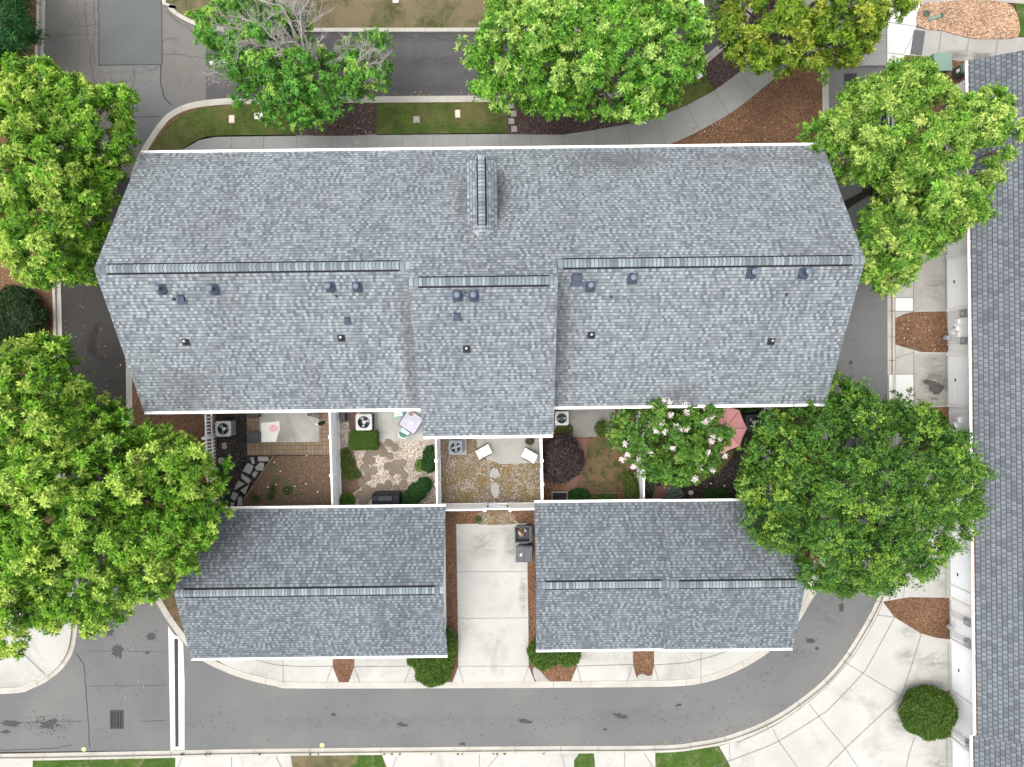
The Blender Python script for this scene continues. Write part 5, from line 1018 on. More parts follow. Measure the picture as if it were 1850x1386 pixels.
MB().prism(PP([(304, 1131), (315, 1147), (317, 1355), (308.5, 1356)]), 0, .012).prism(PP([(322, 1150), (331, 1163), (333.5, 1230), (333.5, 1355), (323, 1355)]), 0, .012).prism(PP([(315, 1147), (322, 1150), (322, 1154), (315, 1154)]), 0, .0118).prism(PP([(317, 1349), (323, 1349), (323, 1355), (317, 1355)]), 0, .0118).build('concrete_strip', 'concrete_new', td)
MB().prism(PP([(315.2, 1154), (321.8, 1154), (323, 1349), (317.2, 1349)]), 0, .006).build('channel', 'drain_dark', td); gb = MB()
for k in range(63):
    if k == 14: continue
    y = 1155 + k * 3.1; x = 315.6 + (y - 1154) * .0095; gb.prism(PP([(x, y), (x + 5.6, y), (x + 5.6, y + 1.9), (x, y + 1.9)]), 0, .0095)
gb.prism(PP([(315.6, 1198.8), (322.4, 1198.8), (322.4, 1201.2), (315.6, 1201.2)]), 0, .011); gb.build('grating', 'iron', td)
def ucover(label, px, py, w_, l_, m, rz=0):
    t = thing('utility_cover', label, 'utility cover', P(px, py, ZI), rz, 'utility covers in the front grass')
    MB().box((0, 0, .015), (w_ + .07, l_ + .07, .03)).build('surround', 'timber', t, False); MB().box((0, 0, .03), (w_, l_, .03)).build('lid', m, t, False, .02); MB().lathe((0, -l_ * .3, .046), [(.02, 0), (.02, .004)], 8).build('lift_hole', 'black', t, False)
ucover('pale upright utility cover with an orange rim of bare soil, leftmost in the grass', 419, 215.5, .26, .38, 'cover_pink')
ucover('white wide utility cover just left of the dead-topped tree', 467.5, 210, .40, .30, 'cover_white')
ucover('square grey brown utility cover in the grass right of the purple mulch', 752.5, 216.5, .30, .31, 'cover_grey')
ucover('pink upright utility cover in the grass near the four small pavers', 827, 206, .24, .38, 'cover_pink')
ucover('slanted pale utility cover inside the sidewalk curve', 1262, 136, .3, .34, 'cover_white', .6)
ucover('white utility cover in the dry verge at the top edge', 715, 1, .28, .24, 'cover_white')
for (x, y), lb in zip(((923, 193), (928, 207.5), (924, 221), (929, 235)), ('small square paver nearest the street kerb', 'second small square paver from the street kerb', 'third small square paver from the street kerb', 'small square paver nearest the sidewalk')):
    stone(lb, 'paver', [(x - 5.5, y - 5), (x + 5, y - 5.5), (x + 5.5, y + 5), (x - 5, y + 5.5)], 'cover_grey', 'small square pavers between kerb and sidewalk', .05, ZI + .016, 'paver')
vc = MB().lathe((0, 0, 0), [(.11, 0), (.11, .012), (.07, .016)], 18).build('valve_cover', 'cover_grey', None); vc.location = P(645, 257, ZI + .012); tag(vc, 'small round tan valve cover set in the sidewalk', 'valve cover')
tr = thing('transformer_box', 'large pale green utility cabinet beside the sandy path', 'utility box', P(1685, 128, ZI))
MB().box((0, 0, .05), (1.1, 1.15, .1)).build('pad', 'concrete_side', tr, False); MB().box((0, 0, .45), (.86, .62, .75)).build('cabinet', 'green_box', tr, False, .02)
MB().box((0, -.02, .85), (.90, .72, .06)).box((0, .40, .62), (.90, .2, .48)).build('hood', 'green_box', tr, False, .02); MB().box((0, -.33, .4), (.80, .03, .6)).build('door', 'green_dark', tr, False); MB().box((.1, -.36, .5), (.04, .04, .12)).build('handle', 'black', tr, False)
tb = thing('pedestal_box', 'small dark green utility pedestal with a white sticker by the roof corner', 'utility box', P(1729, 134, ZI), .1)
MB().box((0, 0, .33), (.50, .48, .66), taper=.9).build('cabinet', 'green_dark', tb, False, .02); MB().box((.07, .02, .68), (.38, .46, .07), taper=.9).build('lid', 'green_box', tb, False, .015)
MB().box((-.23, 0, .46), (.02, .16, .24), rot=Matrix.Rotation(math.radians(5), 3, 'Y')).build('sticker', 'white', tb, False)
m_ = MB().box((0, 0, .012), (.58, 1.22, .02)).build('door_mat', 'mat', None, bevel=.006); m_.location = P(1658, 77, ZI + .002); m_.rotation_euler = (0, 0, math.radians(-9)); tag(m_, 'dark grey rectangular mat on the bright path', 'mat')
gl_ = thing('splash_block', 'green plastic splash trough on the straw mulch', 'trough', P(1689, 32, ZI + .05), math.radians(16))
MB().box((0, 0, .04), (.75, .16, .07), taper=.9).build('trough', 'green_box', gl_, False, .015); MB().box((.33, 0, .08), (.12, .2, .05)).build('end_piece', 'green_dark', gl_, False, .01)
dp = MB().lathe((0, 0, 0), [(.12, 0), (.16, .05), (.12, .05), (.10, .02)], 14).build('pipe_end', 'green_dark', None); dp.location = P(1674, 25, ZI + .05); tag(dp, 'dark open pipe end in the straw mulch', 'pipe')

# ------------------------------------------------------------------ plants
def leaf_arrays(C, D, U, L, W, col, droop=.18, fold=.12):
    """C base points, D leaf directions, U rough up of each leaf, L length, W width"""
    D = D / (np.linalg.norm(D, axis=1, keepdims=True) + 1e-9); S_ = np.cross(D, U); S_ /= (np.linalg.norm(S_, axis=1, keepdims=True) + 1e-9)
    Nn = np.cross(S_, D); L = L[:, None]; W = W[:, None]
    mid = C + D * L * .5
    v = np.stack([C, mid + S_ * W * .5 + Nn * W * fold, C + D * L - np.array([0, 0, 1.]) * L * droop, mid - S_ * W * .5 + Nn * W * fold], 1)
    return v, np.repeat(col[:, None, :], 4, 1)
def leaf_object(name, parts, parent, m='leaf'):
    v = np.concatenate([p[0] for p in parts]).reshape(-1, 3); c = np.concatenate([p[1] for p in parts]).reshape(-1, 3)
    off = np.array(root_loc(parent)) if parent is not None else np.zeros(3); v = v - off
    n = len(v); nf = n // 4; me = bpy.data.meshes.new(name)
    me.vertices.add(n); me.vertices.foreach_set('co', v.astype(np.float32).ravel())
    me.loops.add(n); me.loops.foreach_set('vertex_index', np.arange(n, dtype=np.int32))
    me.polygons.add(nf); me.polygons.foreach_set('loop_start', np.arange(0, n, 4, dtype=np.int32)); me.polygons.foreach_set('loop_total', np.full(nf, 4, dtype=np.int32))
    me.update(calc_edges=True); a = me.attributes.new('col', 'FLOAT_COLOR', 'POINT')
    a.data.foreach_set('color', np.concatenate([np.clip(c * .95, 0, 1), np.ones((n, 1))], 1).astype(np.float32).ravel())
    me.materials.append(M[m]); me.validate(); o = bpy.data.objects.new(name, me); COL.objects.link(o); o.parent = parent
    return o
def tufts(Pt, Nr, nleaf, L, W, ctip, clow, spread=(25, 105), stalk=.16, jit=.25, droop=.18):
    """rosettes of leaves: young pale leaves at the tip, older green ones further down the twig; crown tones also carry painted light"""
    n = len(Pt); Nr = Nr / np.linalg.norm(Nr, axis=1, keepdims=True)
    ref = np.where(np.abs(Nr[:, 2:3]) > .9, np.array([[1., 0, 0]]), np.array([[0, 0, 1.]])); T = np.cross(Nr, ref); T /= np.linalg.norm(T, axis=1, keepdims=True); B = np.cross(Nr, T)
    ph = rng.uniform(0, 6.28, n); C, D, U, LL, WW, K = [], [], [], [], [], []
    for k in range(nleaf):
        wv = (k + .5) / nleaf; az = ph + 2.4 * k + rng.normal(0, .3, n); a = np.radians(spread[0] + (spread[1] - spread[0]) * wv ** .8) + rng.normal(0, .18, n)
        d_ = Nr * np.cos(a)[:, None] + (T * np.cos(az)[:, None] + B * np.sin(az)[:, None]) * np.sin(a)[:, None]
        C.append(Pt + Nr * (stalk * (1 - wv)) + rng.normal(0, .02, (n, 3))); D.append(d_); U.append(Nr + rng.normal(0, jit, (n, 3)))
        l_ = L * (.65 + .5 * wv) * rng.uniform(.75, 1.2, n); LL.append(l_); WW.append(W * (.75 + .4 * wv) * rng.uniform(.8, 1.2, n))
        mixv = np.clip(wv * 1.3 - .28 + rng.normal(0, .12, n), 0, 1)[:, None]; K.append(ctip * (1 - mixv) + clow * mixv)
    return leaf_arrays(np.concatenate(C), np.concatenate(D), np.concatenate(U), np.concatenate(LL), np.concatenate(WW), np.concatenate(K), droop)
def inside(poly, x, y):
    c = False; n = len(poly); j = n - 1
    for i in range(n):
        xi, yi = poly[i]; xj, yj = poly[j]
        if (yi > y) != (yj > y) and x < (xj - xi) * (y - yi) / (yj - yi) + xi: c = not c
        j = i
    return c
def edge_d(poly, x, y):
    best = 1e9; n = len(poly)
    for i in range(n):
        ax, ay = poly[i]; bx, by = poly[(i + 1) % n]; dx, dy = bx - ax, by - ay; t = max(0, min(1, ((x - ax) * dx + (y - ay) * dy) / (dx * dx + dy * dy + 1e-9)))
        best = min(best, math.hypot(x - ax - t * dx, y - ay - t * dy))
    return best
def tree(label, outline, zlo, zhi, base, lobe_px, tuft_n, leaf, cols, group='big trees round the townhouses', bark='bark', tilt=.5, gaps=0.0, limb_n=26, trunk_r=.2, name='broadleaf_tree', young=.5, layers=2, nleaf=15, spread=(25, 105), stalk=.16, per_spray=9, spray_r=.27, seed=1):
    """crown of lobes filling the outline measured in the photo; each lobe carries rosettes of leaves; limbs run to the lobes"""
    r_ = random.Random(seed); g = np.random.default_rng(seed)
    b = P(*base, ZI); t = thing(name, label, 'tree', b, 0, group)
    poly = outline; xs = [p[0] for p in poly]; ys = [p[1] for p in poly]; lobes = []
    md = max(edge_d(poly, x, y) for x in np.linspace(min(xs), max(xs), 14) for y in np.linspace(min(ys), max(ys), 14) if inside(poly, x, y))
    for layer in range(layers):
        got = []; tries = 0; lp = lobe_px * (1 if layer == 0 else 1.25)
        while tries < 4000:
            tries += 1; x, y = r_.uniform(min(xs), max(xs)), r_.uniform(min(ys), max(ys))
            if not inside(poly, x, y): continue
            e = edge_d(poly, x, y)
            if e < lp * .42: continue
            if any(math.hypot(x - a, y - c_) < lp * .92 for a, c_, _ in got): continue
            got.append((x, y, e))
        for x, y, e in got:
            if r_.random() < gaps: continue
            tt = min(1, e / md); z = zlo + (zhi - zlo) * (tt ** .55) + r_.uniform(-.9, .9) - layer * 1.2
            rad = min(lp * r_.uniform(.45, .85), e * 1.02) * (H - z) / FPX; lobes.append((Vector(P(x, y, z)), rad, layer))
    per = [(x, y) for i in range(len(poly)) for x, y in [(poly[i][0] + (poly[(i + 1) % len(poly)][0] - poly[i][0]) * k / max(1, round(math.dist(poly[i], poly[(i + 1) % len(poly)]) / (lobe_px * .42))), poly[i][1] + (poly[(i + 1) % len(poly)][1] - poly[i][1]) * k / max(1, round(math.dist(poly[i], poly[(i + 1) % len(poly)]) / (lobe_px * .42)))) for k in range(max(1, round(math.dist(poly[i], poly[(i + 1) % len(poly)]) / (lobe_px * .42))))]]
    mx, my = sum(p[0] for p in poly) / len(poly), sum(p[1] for p in poly) / len(poly)
    for x, y in per:                                                     # sprays that break up the rim
        if r_.random() < .12: continue
        rp = lobe_px * r_.uniform(.2, .36); l_ = math.hypot(x - mx, y - my) + 1e-6; kk = rp * r_.uniform(1.0, 1.9) / l_
        x2, y2 = x + (mx - x) * kk, y + (my - y) * kk; z = zlo + r_.uniform(-.4, .9); lobes.append((Vector(P(x2, y2, z)), rp * (H - z) / FPX, 0))
    cx = sum((l[0] for l in lobes), Vector()) / len(lobes); parts = []
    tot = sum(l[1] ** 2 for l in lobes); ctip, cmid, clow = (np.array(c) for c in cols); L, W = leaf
    P_, N_, CT_, CL_ = [], [], [], []
    for c, rad, layer in lobes:
        m = max(4, int(tuft_n * rad * rad / tot)); ns = max(2, int(m / per_spray + .5)); q = max(2, int(m / ns))
        u = g.uniform(-.25 if layer == 0 else 0, 1, ns); ph = g.uniform(0, 6.28, ns); s_ = np.sqrt(1 - u * u)
        sd = np.stack([s_ * np.cos(ph), s_ * np.sin(ph), u], 1); sc = np.array(c) + sd * (rad * g.uniform(.55, 1.0, (ns, 1))) * np.array([1, 1, .85])
        hue = r_.uniform(0, 1); pale = (g.uniform(0, 1, ns) < young * (.35 + 1.4 * hue)) * g.uniform(.35, 1, ns) * (u > .0) * (1 if layer == 0 else .3); tone = g.uniform(.68, 1.3, ns)  # pale new growth on upper sides also stands in for light from above
        sc, sd, pale, tone = (np.repeat(a, q, 0) for a in (sc, sd, pale, tone)); m = len(sc)
        n_ = rng.normal(0, 1, (m, 3)); n_ /= np.linalg.norm(n_, axis=1, keepdims=True); n_ = n_ * .8 + sd * .6 + np.array([0, 0, tilt * .8]); n_ /= np.linalg.norm(n_, axis=1, keepdims=True)
        P_.append(sc + n_ * spray_r * g.uniform(.45, 1.05, (m, 1)) - np.array([0, 0, spray_r * .4])); N_.append(n_)
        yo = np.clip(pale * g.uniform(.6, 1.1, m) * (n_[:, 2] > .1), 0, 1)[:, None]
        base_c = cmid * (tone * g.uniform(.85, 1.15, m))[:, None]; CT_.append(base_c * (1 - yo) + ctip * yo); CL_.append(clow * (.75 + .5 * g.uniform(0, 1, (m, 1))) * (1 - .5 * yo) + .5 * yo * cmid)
    P_, N_, CT_, CL_ = (np.concatenate(a) for a in (P_, N_, CT_, CL_))
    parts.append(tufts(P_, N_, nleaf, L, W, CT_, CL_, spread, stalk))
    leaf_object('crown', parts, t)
    fork = Vector(b).lerp(Vector((cx.x, cx.y, 0)), .15); fork.z = max(1.6, zlo * .38)
    top = Vector((cx.x, cx.y, zlo + (zhi - zlo) * .5))
    tk = MB().tube([Vector(b) - Vector((0, 0, .1)), Vector(b) + Vector((0, 0, .3)), fork, fork.lerp(top, .5), top], [trunk_r * 1.5, trunk_r * 1.1, trunk_r * .9, trunk_r * .6, trunk_r * .2], 9)
    ls = sorted(lobes, key=lambda l: l[0].z)[:]; r_.shuffle(ls)
    for c, rad, _ in ls[:limb_n]:
        s0 = fork.lerp(top, r_.uniform(0, .6)); mdp = s0.lerp(c, .5) + Vector((r_.uniform(-.3, .3), r_.uniform(-.3, .3), r_.uniform(-.1, .5)))
        tk.tube([s0, s0.lerp(mdp, .5) + Vector((0, 0, .1)), mdp, c], [trunk_r * .42, trunk_r * .32, trunk_r * .22, trunk_r * .07], 6, False)
        for _ in range(4):
            q = c + Vector((r_.gauss(0, 1), r_.gauss(0, 1), r_.uniform(-.1, .8))).normalized() * rad * .9; tk.tube([mdp.lerp(c, r_.uniform(.3, 1)), mdp.lerp(q, .6), q], [.025, .018, .008], 4, False)
    tk.build('trunk', bark, t)
    return t, lobes, fork, top
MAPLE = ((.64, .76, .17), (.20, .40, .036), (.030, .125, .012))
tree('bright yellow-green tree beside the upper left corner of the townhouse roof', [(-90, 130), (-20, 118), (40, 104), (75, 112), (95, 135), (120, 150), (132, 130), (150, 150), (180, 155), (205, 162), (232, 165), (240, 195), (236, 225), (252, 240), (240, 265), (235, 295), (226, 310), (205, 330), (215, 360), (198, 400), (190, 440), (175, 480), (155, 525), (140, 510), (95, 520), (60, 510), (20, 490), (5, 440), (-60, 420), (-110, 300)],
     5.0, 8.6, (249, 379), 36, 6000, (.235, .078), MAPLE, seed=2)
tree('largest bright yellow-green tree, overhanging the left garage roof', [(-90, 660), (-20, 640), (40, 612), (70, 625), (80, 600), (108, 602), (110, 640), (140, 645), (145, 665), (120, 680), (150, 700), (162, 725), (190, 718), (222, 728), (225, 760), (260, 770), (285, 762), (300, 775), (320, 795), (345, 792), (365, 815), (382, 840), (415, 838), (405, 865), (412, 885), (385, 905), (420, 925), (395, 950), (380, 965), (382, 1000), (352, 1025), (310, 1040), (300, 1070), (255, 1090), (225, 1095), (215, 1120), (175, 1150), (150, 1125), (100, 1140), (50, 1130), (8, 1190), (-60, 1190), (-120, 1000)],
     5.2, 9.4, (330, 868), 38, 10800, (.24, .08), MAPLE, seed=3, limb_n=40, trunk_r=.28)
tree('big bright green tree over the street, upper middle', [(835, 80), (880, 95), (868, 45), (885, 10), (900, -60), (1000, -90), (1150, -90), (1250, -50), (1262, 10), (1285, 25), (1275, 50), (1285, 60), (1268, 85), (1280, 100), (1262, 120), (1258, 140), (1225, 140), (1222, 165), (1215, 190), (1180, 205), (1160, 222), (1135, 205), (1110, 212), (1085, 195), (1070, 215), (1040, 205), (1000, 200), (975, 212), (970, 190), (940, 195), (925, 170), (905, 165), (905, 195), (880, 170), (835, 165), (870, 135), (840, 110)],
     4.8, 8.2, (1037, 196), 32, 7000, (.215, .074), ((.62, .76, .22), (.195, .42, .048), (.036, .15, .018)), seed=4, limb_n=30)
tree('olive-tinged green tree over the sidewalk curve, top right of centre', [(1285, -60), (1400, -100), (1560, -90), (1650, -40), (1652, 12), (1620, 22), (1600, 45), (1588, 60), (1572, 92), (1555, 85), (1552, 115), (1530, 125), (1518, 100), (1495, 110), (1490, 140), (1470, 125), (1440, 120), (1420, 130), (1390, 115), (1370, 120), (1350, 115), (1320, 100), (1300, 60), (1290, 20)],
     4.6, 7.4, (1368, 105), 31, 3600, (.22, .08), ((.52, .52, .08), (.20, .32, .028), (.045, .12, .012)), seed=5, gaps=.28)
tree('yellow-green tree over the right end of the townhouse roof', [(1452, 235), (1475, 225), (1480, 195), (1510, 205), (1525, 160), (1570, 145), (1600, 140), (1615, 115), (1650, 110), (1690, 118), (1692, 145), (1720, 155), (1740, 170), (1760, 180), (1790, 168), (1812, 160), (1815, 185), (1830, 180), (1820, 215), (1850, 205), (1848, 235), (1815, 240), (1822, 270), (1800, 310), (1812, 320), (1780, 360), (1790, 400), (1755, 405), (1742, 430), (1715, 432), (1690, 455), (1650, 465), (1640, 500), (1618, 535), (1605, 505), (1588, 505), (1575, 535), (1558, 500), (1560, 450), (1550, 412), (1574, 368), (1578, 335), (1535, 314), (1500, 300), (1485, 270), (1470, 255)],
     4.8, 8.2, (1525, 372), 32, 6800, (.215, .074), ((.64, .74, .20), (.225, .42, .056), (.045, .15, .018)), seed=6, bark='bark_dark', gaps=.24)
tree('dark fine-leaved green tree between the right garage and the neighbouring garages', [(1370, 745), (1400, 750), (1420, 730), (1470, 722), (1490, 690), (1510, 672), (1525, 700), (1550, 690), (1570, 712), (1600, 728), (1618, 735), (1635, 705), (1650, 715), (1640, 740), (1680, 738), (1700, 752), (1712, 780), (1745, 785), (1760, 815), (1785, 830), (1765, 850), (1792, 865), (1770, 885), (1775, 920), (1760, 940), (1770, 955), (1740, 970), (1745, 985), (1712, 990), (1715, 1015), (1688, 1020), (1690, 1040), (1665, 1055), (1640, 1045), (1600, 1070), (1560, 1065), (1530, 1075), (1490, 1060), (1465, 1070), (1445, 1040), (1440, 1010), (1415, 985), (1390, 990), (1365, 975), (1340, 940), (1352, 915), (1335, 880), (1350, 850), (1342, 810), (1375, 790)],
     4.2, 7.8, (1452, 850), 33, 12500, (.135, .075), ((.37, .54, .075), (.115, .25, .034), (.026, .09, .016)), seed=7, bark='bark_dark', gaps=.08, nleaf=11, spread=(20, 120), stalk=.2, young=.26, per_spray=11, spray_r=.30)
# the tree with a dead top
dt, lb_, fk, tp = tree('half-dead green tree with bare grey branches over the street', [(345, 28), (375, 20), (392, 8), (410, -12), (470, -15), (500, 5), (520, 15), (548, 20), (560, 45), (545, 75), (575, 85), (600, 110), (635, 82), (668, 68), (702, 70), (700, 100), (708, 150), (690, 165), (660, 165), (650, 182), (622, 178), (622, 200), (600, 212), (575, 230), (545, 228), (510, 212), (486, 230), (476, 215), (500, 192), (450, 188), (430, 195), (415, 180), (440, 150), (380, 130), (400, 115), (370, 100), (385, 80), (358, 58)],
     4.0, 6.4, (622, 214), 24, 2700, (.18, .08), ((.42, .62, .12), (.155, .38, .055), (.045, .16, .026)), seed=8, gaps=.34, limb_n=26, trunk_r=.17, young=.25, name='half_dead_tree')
for poly_, s_ in (([(375, -10), (470, -20), (540, -10), (520, 40), (500, 95), (440, 90), (400, 60)], 21), ([(545, 80), (572, 60), (580, 90)], 22), ):
    pass
dead = MB(); rd_ = random.Random(5)
def dbranch(p, d_, L, r, dep):
    n = 4; pts = [p]; dd = d_.copy()
    for k in range(n): dd = (dd + Vector((rd_.gauss(0, .16), rd_.gauss(0, .16), rd_.gauss(0, .10)))).normalized(); pts.append(pts[-1] + dd * L / n)
    dead.tube(pts, [r * (1 - .6 * k / n) for k in range(n + 1)], 5, False)
    if dep > 0:
        for _ in range(rd_.choice((5, 6))):
            k = rd_.uniform(.2, 1); i = min(int(k * n), n - 1); q = pts[i].lerp(pts[i + 1], k * n - i if i < n else 1)
            nd = (dd + Vector((rd_.gauss(0, .55), rd_.gauss(0, .55), rd_.gauss(0, .35)))).normalized(); dbranch(q, nd, L * rd_.uniform(.4, .7), max(.006, r * .5), dep - 1)
f0 = Vector(P(590, 175, 3.2))
for tx, ty, tz, r in ((545, 60, 6.3, .06), (520, 25, 6.8, .06), (505, 60, 6.6, .06), (470, 20, 6.2, .05), (530, 0, 6.6, .05), (440, 45, 5.8, .045), (640, 70, 5.6, .04), (690, 110, 5.4, .04), (575, 85, 6.0, .04), (480, 80, 5.8, .05), (500, -10, 6.6, .05), (400, 120, 5.0, .035), (670, 90, 5.6, .035), (455, 65, 6.0, .04)):
    e = Vector(P(tx, ty, tz)); md_ = f0.lerp(e, .55) + Vector((0, 0, .35)); dead.tube([f0, f0.lerp(md_, .5) + Vector((0, 0, .15)), md_], [r * 1.5, r * 1.3, r], 6, False); dbranch(md_, (e - md_).normalized(), (e - md_).length * 1.0, r, 3)
dead.build('bare_branches', 'dead', dt)
# fern-leaved tree in the corner, sapling shadows
tree('feathery dark green tree in the upper left corner', [(-60, -60), (40, -60), (45, -5), (60, 45), (55, 80), (62, 88), (40, 108), (0, 112), (-60, 110)], 2.2, 4.2, (60, 120), 30, 560, (.38, .055), ((.06, .17, .04), (.03, .115, .03), (.015, .065, .02)), seed=9, limb_n=8, trunk_r=.08, nleaf=24, spread=(50, 100), stalk=.5, young=.1, name='feathery_tree')
# crape myrtle
ct, cl, _, _ = tree('small tree covered in pink flowers, overhanging the eave and the white fence', [(1100, 760), (1118, 738), (1150, 735), (1180, 722), (1205, 732), (1225, 715), (1245, 700), (1262, 712), (1285, 725), (1310, 718), (1300, 745), (1290, 770), (1315, 775), (1312, 795), (1300, 810), (1298, 830), (1280, 845), (1262, 865), (1235, 872), (1215, 878), (1190, 870), (1165, 860), (1162, 840), (1150, 850), (1135, 825), (1122, 800), (1102, 795)],
     4.1, 6.1, (1186, 779), 26, 2400, (.15, .075), ((.28, .42, .07), (.12, .26, .036), (.04, .115, .02)), seed=10, limb_n=16, trunk_r=.09, young=.3, name='flowering_tree', group='small plants in the yards')
fx = [(1167, 720), (1198, 722), (1250, 720), (1237, 728), (1172, 768), (1185, 778), (1200, 780), (1220, 775), (1230, 776), (1210, 750), (1243, 746), (1292, 748), (1285, 755), (1274, 762), (1290, 788), (1300, 792), (1286, 798), (1137, 792), (1127, 802), (1136, 822), (1125, 831), (1142, 843), (1166, 808), (1175, 817), (1268, 826), (1278, 818), (1310, 824), (1294, 830), (1286, 850), (1252, 865), (1262, 846), (1180, 725), (1208, 728), (1276, 736), (1300, 738), (1214, 810), (1195, 760), (1223, 770), (1193, 767), (1243, 775), (1257, 815), (1282, 780)]
pp = []
for px, py in fx:
    n = 70; z = 6.35 - ((px - 1210) ** 2 + (py - 790) ** 2) / 7500 + rng.uniform(-.15, .2); z = max(4.9, z); c = np.array(P(px + rng.uniform(-3, 3), py, z)); u = rng.normal(0, 1, (n, 3)); u /= np.linalg.norm(u, axis=1, keepdims=True)
    Cc = c + u * rng.uniform(.02, .15, (n, 1)) * np.array([1, 1, .7]); colr = np.array((.84, .72, .79)) * rng.uniform(.8, 1.15, (n, 1)) + np.array((.05, .05, .05))
    pp.append(leaf_arrays(Cc, rng.normal(0, 1, (n, 3)), rng.normal(0, 1, (n, 3)) + np.array([0, 0, 1.]), rng.uniform(.05, .085, n), rng.uniform(.05, .08, n), colr))
leaf_object('pink_flowers', pp, ct, 'petal')

def shrub(label, lumps, cols, n, leaf=(.085, .045), core='leafcore', name='bush', group='bushes and clipped hedges', cat='bush', box=False, nleaf=5, spread=(10, 80), stemm='bark_dark'):
    """lumps: (px, py, rx, ry in px, height m)"""
    x0, y0 = lumps[0][:2]; b = P(x0, y0, ZI); t = thing(name, label, cat, b, 0, group); cr = MB(); ps, ns = [], []
    tot = sum(l[2] * l[3] for l in lumps)
    for px, py, rx, ry, h in lumps:
        k = (H - h * .6) / FPX; c = P(px, py, h * .55); R_ = (rx * k, ry * k, h * .5); m = int(n * rx * ry / tot)
        if box:
            q = rng.uniform(-1, 1, (m, 3)); f = rng.integers(0, 3, m); f = np.where(rng.uniform(0, 1, m) < .6, 2, f); s_ = np.sign(q[np.arange(m), f]); s_ = np.where(f == 2, 1, s_); q[np.arange(m), f] = s_; nn = np.zeros((m, 3)); nn[np.arange(m), f] = s_; nn += rng.normal(0, .35, (m, 3))
            cr.box((c[0], c[1], h * .52), (R_[0] * 1.86, R_[1] * 1.86, h * .95))
            ps.append(np.array((c[0], c[1], h * .55)) + q * np.array(R_) * rng.uniform(.94, 1.03, (m, 1)) + np.array([0, 0, ZI]))
        else:
            u = rng.uniform(-.7, 1, m); ph = rng.uniform(0, 6.28, m); s_ = np.sqrt(1 - u * u); q = np.stack([s_ * np.cos(ph), s_ * np.sin(ph), u], 1); nn = q / np.array(R_); nn /= np.linalg.norm(nn, axis=1, keepdims=True); nn += rng.normal(0, .3, (m, 3))
            wob = 1 + .06 * np.sin(3 * ph + px) * np.sin(4 * u + py) + .05 * np.sin(7 * ph + 5 * u); cr.blob((c[0], c[1], c[2]), tuple(.88 * a for a in R_), int(px), .06)
            ps.append(np.array(c) + q * np.array(R_) * wob[:, None] * rng.uniform(.88, 1.10, (m, 1)))
        ns.append(nn)
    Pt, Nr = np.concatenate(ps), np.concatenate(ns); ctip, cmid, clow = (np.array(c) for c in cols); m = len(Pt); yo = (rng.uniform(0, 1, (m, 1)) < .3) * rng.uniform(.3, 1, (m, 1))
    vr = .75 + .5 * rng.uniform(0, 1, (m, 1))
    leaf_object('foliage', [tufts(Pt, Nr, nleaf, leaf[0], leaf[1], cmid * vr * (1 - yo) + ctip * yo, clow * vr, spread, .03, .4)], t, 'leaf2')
    cr.build('branches', core, t)
    return t
M['leafcore'] = plain('shrub_inside', (.022, .038, .012), .9, var=.3); M['leafcore_p'] = plain('purple_inside', (.025, .017, .017), .9, var=.3)
G1 = ((.17, .26, .035), (.075, .15, .018), (.026, .065, .009)); G2 = ((.05, .13, .022), (.028, .085, .014), (.014, .05, .010)); OL = ((.18, .21, .05), (.09, .13, .025), (.045, .07, .014))
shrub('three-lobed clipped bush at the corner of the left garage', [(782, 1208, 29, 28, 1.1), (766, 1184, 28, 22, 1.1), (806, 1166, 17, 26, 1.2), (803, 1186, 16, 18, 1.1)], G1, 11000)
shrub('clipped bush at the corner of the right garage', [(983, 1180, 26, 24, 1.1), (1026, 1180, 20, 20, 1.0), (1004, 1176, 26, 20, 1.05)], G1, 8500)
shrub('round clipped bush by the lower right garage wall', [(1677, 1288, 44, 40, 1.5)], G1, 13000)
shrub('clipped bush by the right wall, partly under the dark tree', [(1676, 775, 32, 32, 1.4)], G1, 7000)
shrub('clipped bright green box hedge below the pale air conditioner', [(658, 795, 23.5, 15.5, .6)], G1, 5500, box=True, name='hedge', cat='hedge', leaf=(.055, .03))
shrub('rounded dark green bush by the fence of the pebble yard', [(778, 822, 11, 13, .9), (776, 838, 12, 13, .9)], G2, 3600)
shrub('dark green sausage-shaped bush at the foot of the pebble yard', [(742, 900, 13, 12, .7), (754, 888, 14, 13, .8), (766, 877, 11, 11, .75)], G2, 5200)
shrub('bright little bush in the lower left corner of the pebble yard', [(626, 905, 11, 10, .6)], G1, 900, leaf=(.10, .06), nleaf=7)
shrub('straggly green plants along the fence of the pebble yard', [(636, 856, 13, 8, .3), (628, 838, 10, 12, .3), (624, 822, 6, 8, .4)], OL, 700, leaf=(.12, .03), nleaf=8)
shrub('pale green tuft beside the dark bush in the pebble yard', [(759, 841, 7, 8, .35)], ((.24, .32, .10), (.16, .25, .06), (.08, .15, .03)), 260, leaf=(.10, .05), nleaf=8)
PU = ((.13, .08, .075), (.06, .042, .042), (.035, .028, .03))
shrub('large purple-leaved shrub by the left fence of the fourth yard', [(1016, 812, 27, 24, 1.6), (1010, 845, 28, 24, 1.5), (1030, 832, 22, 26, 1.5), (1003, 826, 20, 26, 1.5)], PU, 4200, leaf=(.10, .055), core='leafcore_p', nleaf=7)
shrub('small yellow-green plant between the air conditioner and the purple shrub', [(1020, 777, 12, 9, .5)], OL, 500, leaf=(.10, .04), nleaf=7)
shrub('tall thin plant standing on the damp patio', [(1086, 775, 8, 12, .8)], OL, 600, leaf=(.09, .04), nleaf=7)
shrub('leafy green plant behind the floor grate', [(1046, 897, 15, 10, .6)], G2, 800, leaf=(.13, .08), nleaf=6)
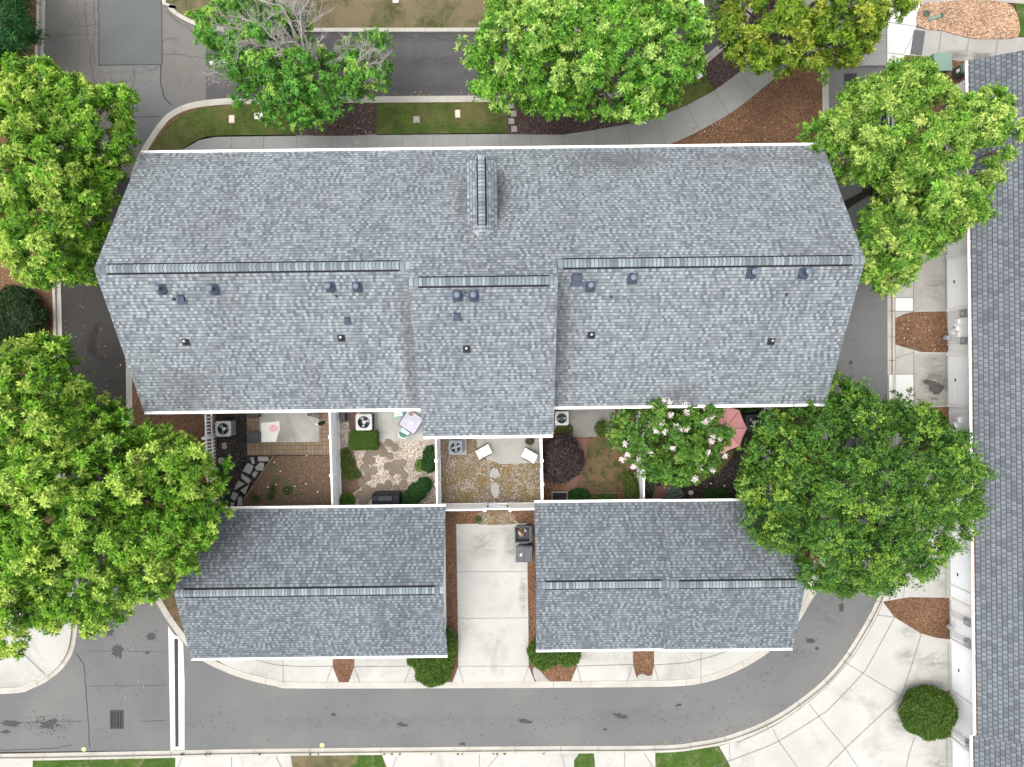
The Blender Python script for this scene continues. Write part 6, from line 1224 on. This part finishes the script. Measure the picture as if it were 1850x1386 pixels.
shrub('ferny green plant at the back of the fourth yard', [(1093, 902, 15, 7, .5)], G1, 600, leaf=(.12, .035), nleaf=9)
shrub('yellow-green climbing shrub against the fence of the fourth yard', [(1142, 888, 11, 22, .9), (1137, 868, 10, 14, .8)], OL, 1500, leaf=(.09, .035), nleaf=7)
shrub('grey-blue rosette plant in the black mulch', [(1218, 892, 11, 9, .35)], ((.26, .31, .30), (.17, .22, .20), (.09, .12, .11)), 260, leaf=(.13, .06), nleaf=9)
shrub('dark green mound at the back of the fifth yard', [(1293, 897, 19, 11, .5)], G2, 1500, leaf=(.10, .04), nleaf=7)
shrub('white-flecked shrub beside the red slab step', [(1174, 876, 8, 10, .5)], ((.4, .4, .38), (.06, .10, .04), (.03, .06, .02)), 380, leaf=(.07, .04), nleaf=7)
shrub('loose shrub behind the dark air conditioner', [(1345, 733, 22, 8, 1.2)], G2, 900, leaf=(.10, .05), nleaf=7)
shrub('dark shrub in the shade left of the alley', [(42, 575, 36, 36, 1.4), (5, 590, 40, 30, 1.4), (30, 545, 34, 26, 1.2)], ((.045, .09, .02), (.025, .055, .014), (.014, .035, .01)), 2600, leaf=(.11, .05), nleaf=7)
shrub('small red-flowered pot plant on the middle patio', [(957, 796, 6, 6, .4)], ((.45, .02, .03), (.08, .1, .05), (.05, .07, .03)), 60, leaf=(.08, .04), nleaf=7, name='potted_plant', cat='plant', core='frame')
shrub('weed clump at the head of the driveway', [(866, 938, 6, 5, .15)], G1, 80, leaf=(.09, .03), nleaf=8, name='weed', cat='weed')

shrub('wispy green weeds in the middle of the bare lawn', [(493, 884, 7, 8, .14), (489, 897, 8, 6, .14)], G1, 150, leaf=(.11, .02), nleaf=7, name='weed', cat='weed')
shrub('wispy green weeds right of the middle of the bare lawn', [(521, 886, 9, 7, .14)], G1, 120, leaf=(.11, .02), nleaf=7, name='weed', cat='weed')
shrub('wispy green weeds at the lower left of the bare lawn', [(463, 900, 8, 6, .14)], OL, 110, leaf=(.11, .02), nleaf=7, name='weed', cat='weed')
# dry leaves and bits lying along the kerbs, on the walks and in the beds
lv = []
def scatter(n, f, zz, cols):
    pts = np.array([(*P2(*f()), zz + .012) for _ in range(n)]); lv.append(leaf_arrays(pts, np.c_[rng.normal(0, 1, (n, 2)), np.zeros(n)], np.tile([0, 0, 1.], (n, 1)) + rng.normal(0, .15, (n, 3)), rng.uniform(.05, .12, n), rng.uniform(.03, .07, n), np.array(cols)[rng.integers(0, len(cols), n)], -.1))
BR = [(.20, .12, .06), (.30, .20, .10), (.12, .08, .045), (.34, .27, .16), (.09, .12, .03)]
def along(line, spread):
    def f():
        i = rr.randrange(len(line) - 1); t = rr.random(); a, b = line[i], line[i + 1]; return (a[0] + (b[0] - a[0]) * t + rr.gauss(0, spread), a[1] + (b[1] - a[1]) * t + rr.gauss(0, spread))
    return f
scatter(110, along([(600, 1347), (1180, 1343), (1260, 1336), (1400, 1289), (1520, 1188), (1600, 1050)], 2.0), .014, BR)
scatter(90, along([(390, 176), (860, 170)], 3), .016, BR); scatter(60, along([(640, 42), (900, 42)], 4), .016, BR)
scatter(70, along([(100, 1080), (300, 1120), (200, 1260)], 45), .012, BR); scatter(60, along([(120, 560), (220, 720)], 30), .012, BR)
scatter(120, lambda: (rr.uniform(1240, 1480), rr.uniform(215, 258)), ZI, BR + [(.5, .42, .3)]); scatter(60, lambda: (rr.uniform(1620, 1708), rr.uniform(570, 632)), ZI + .02, BR + [(.5, .45, .36)])
scatter(90, lambda: (rr.uniform(540, 680), rr.uniform(192, 244)), ZI + .02, BR + [(.4, .32, .22)]); scatter(120, lambda: (rr.uniform(500, 606), rr.uniform(826, 905)), ZI + .02, BR + [(.08, .13, .03)] * 3); scatter(110, lambda: (rr.uniform(800, 975), rr.uniform(840, 905)), ZI + .012, BR + [(.55, .5, .42), (.07, .12, .03)]); scatter(60, lambda: (rr.uniform(1170, 1370), rr.uniform(850, 902)), ZI + .02, BR)
ll = leaf_object('leaf_litter', lv, None, 'leaf2'); tag(ll, 'dry leaves and twigs scattered along kerbs and beds', 'leaf litter', None, 'stuff')
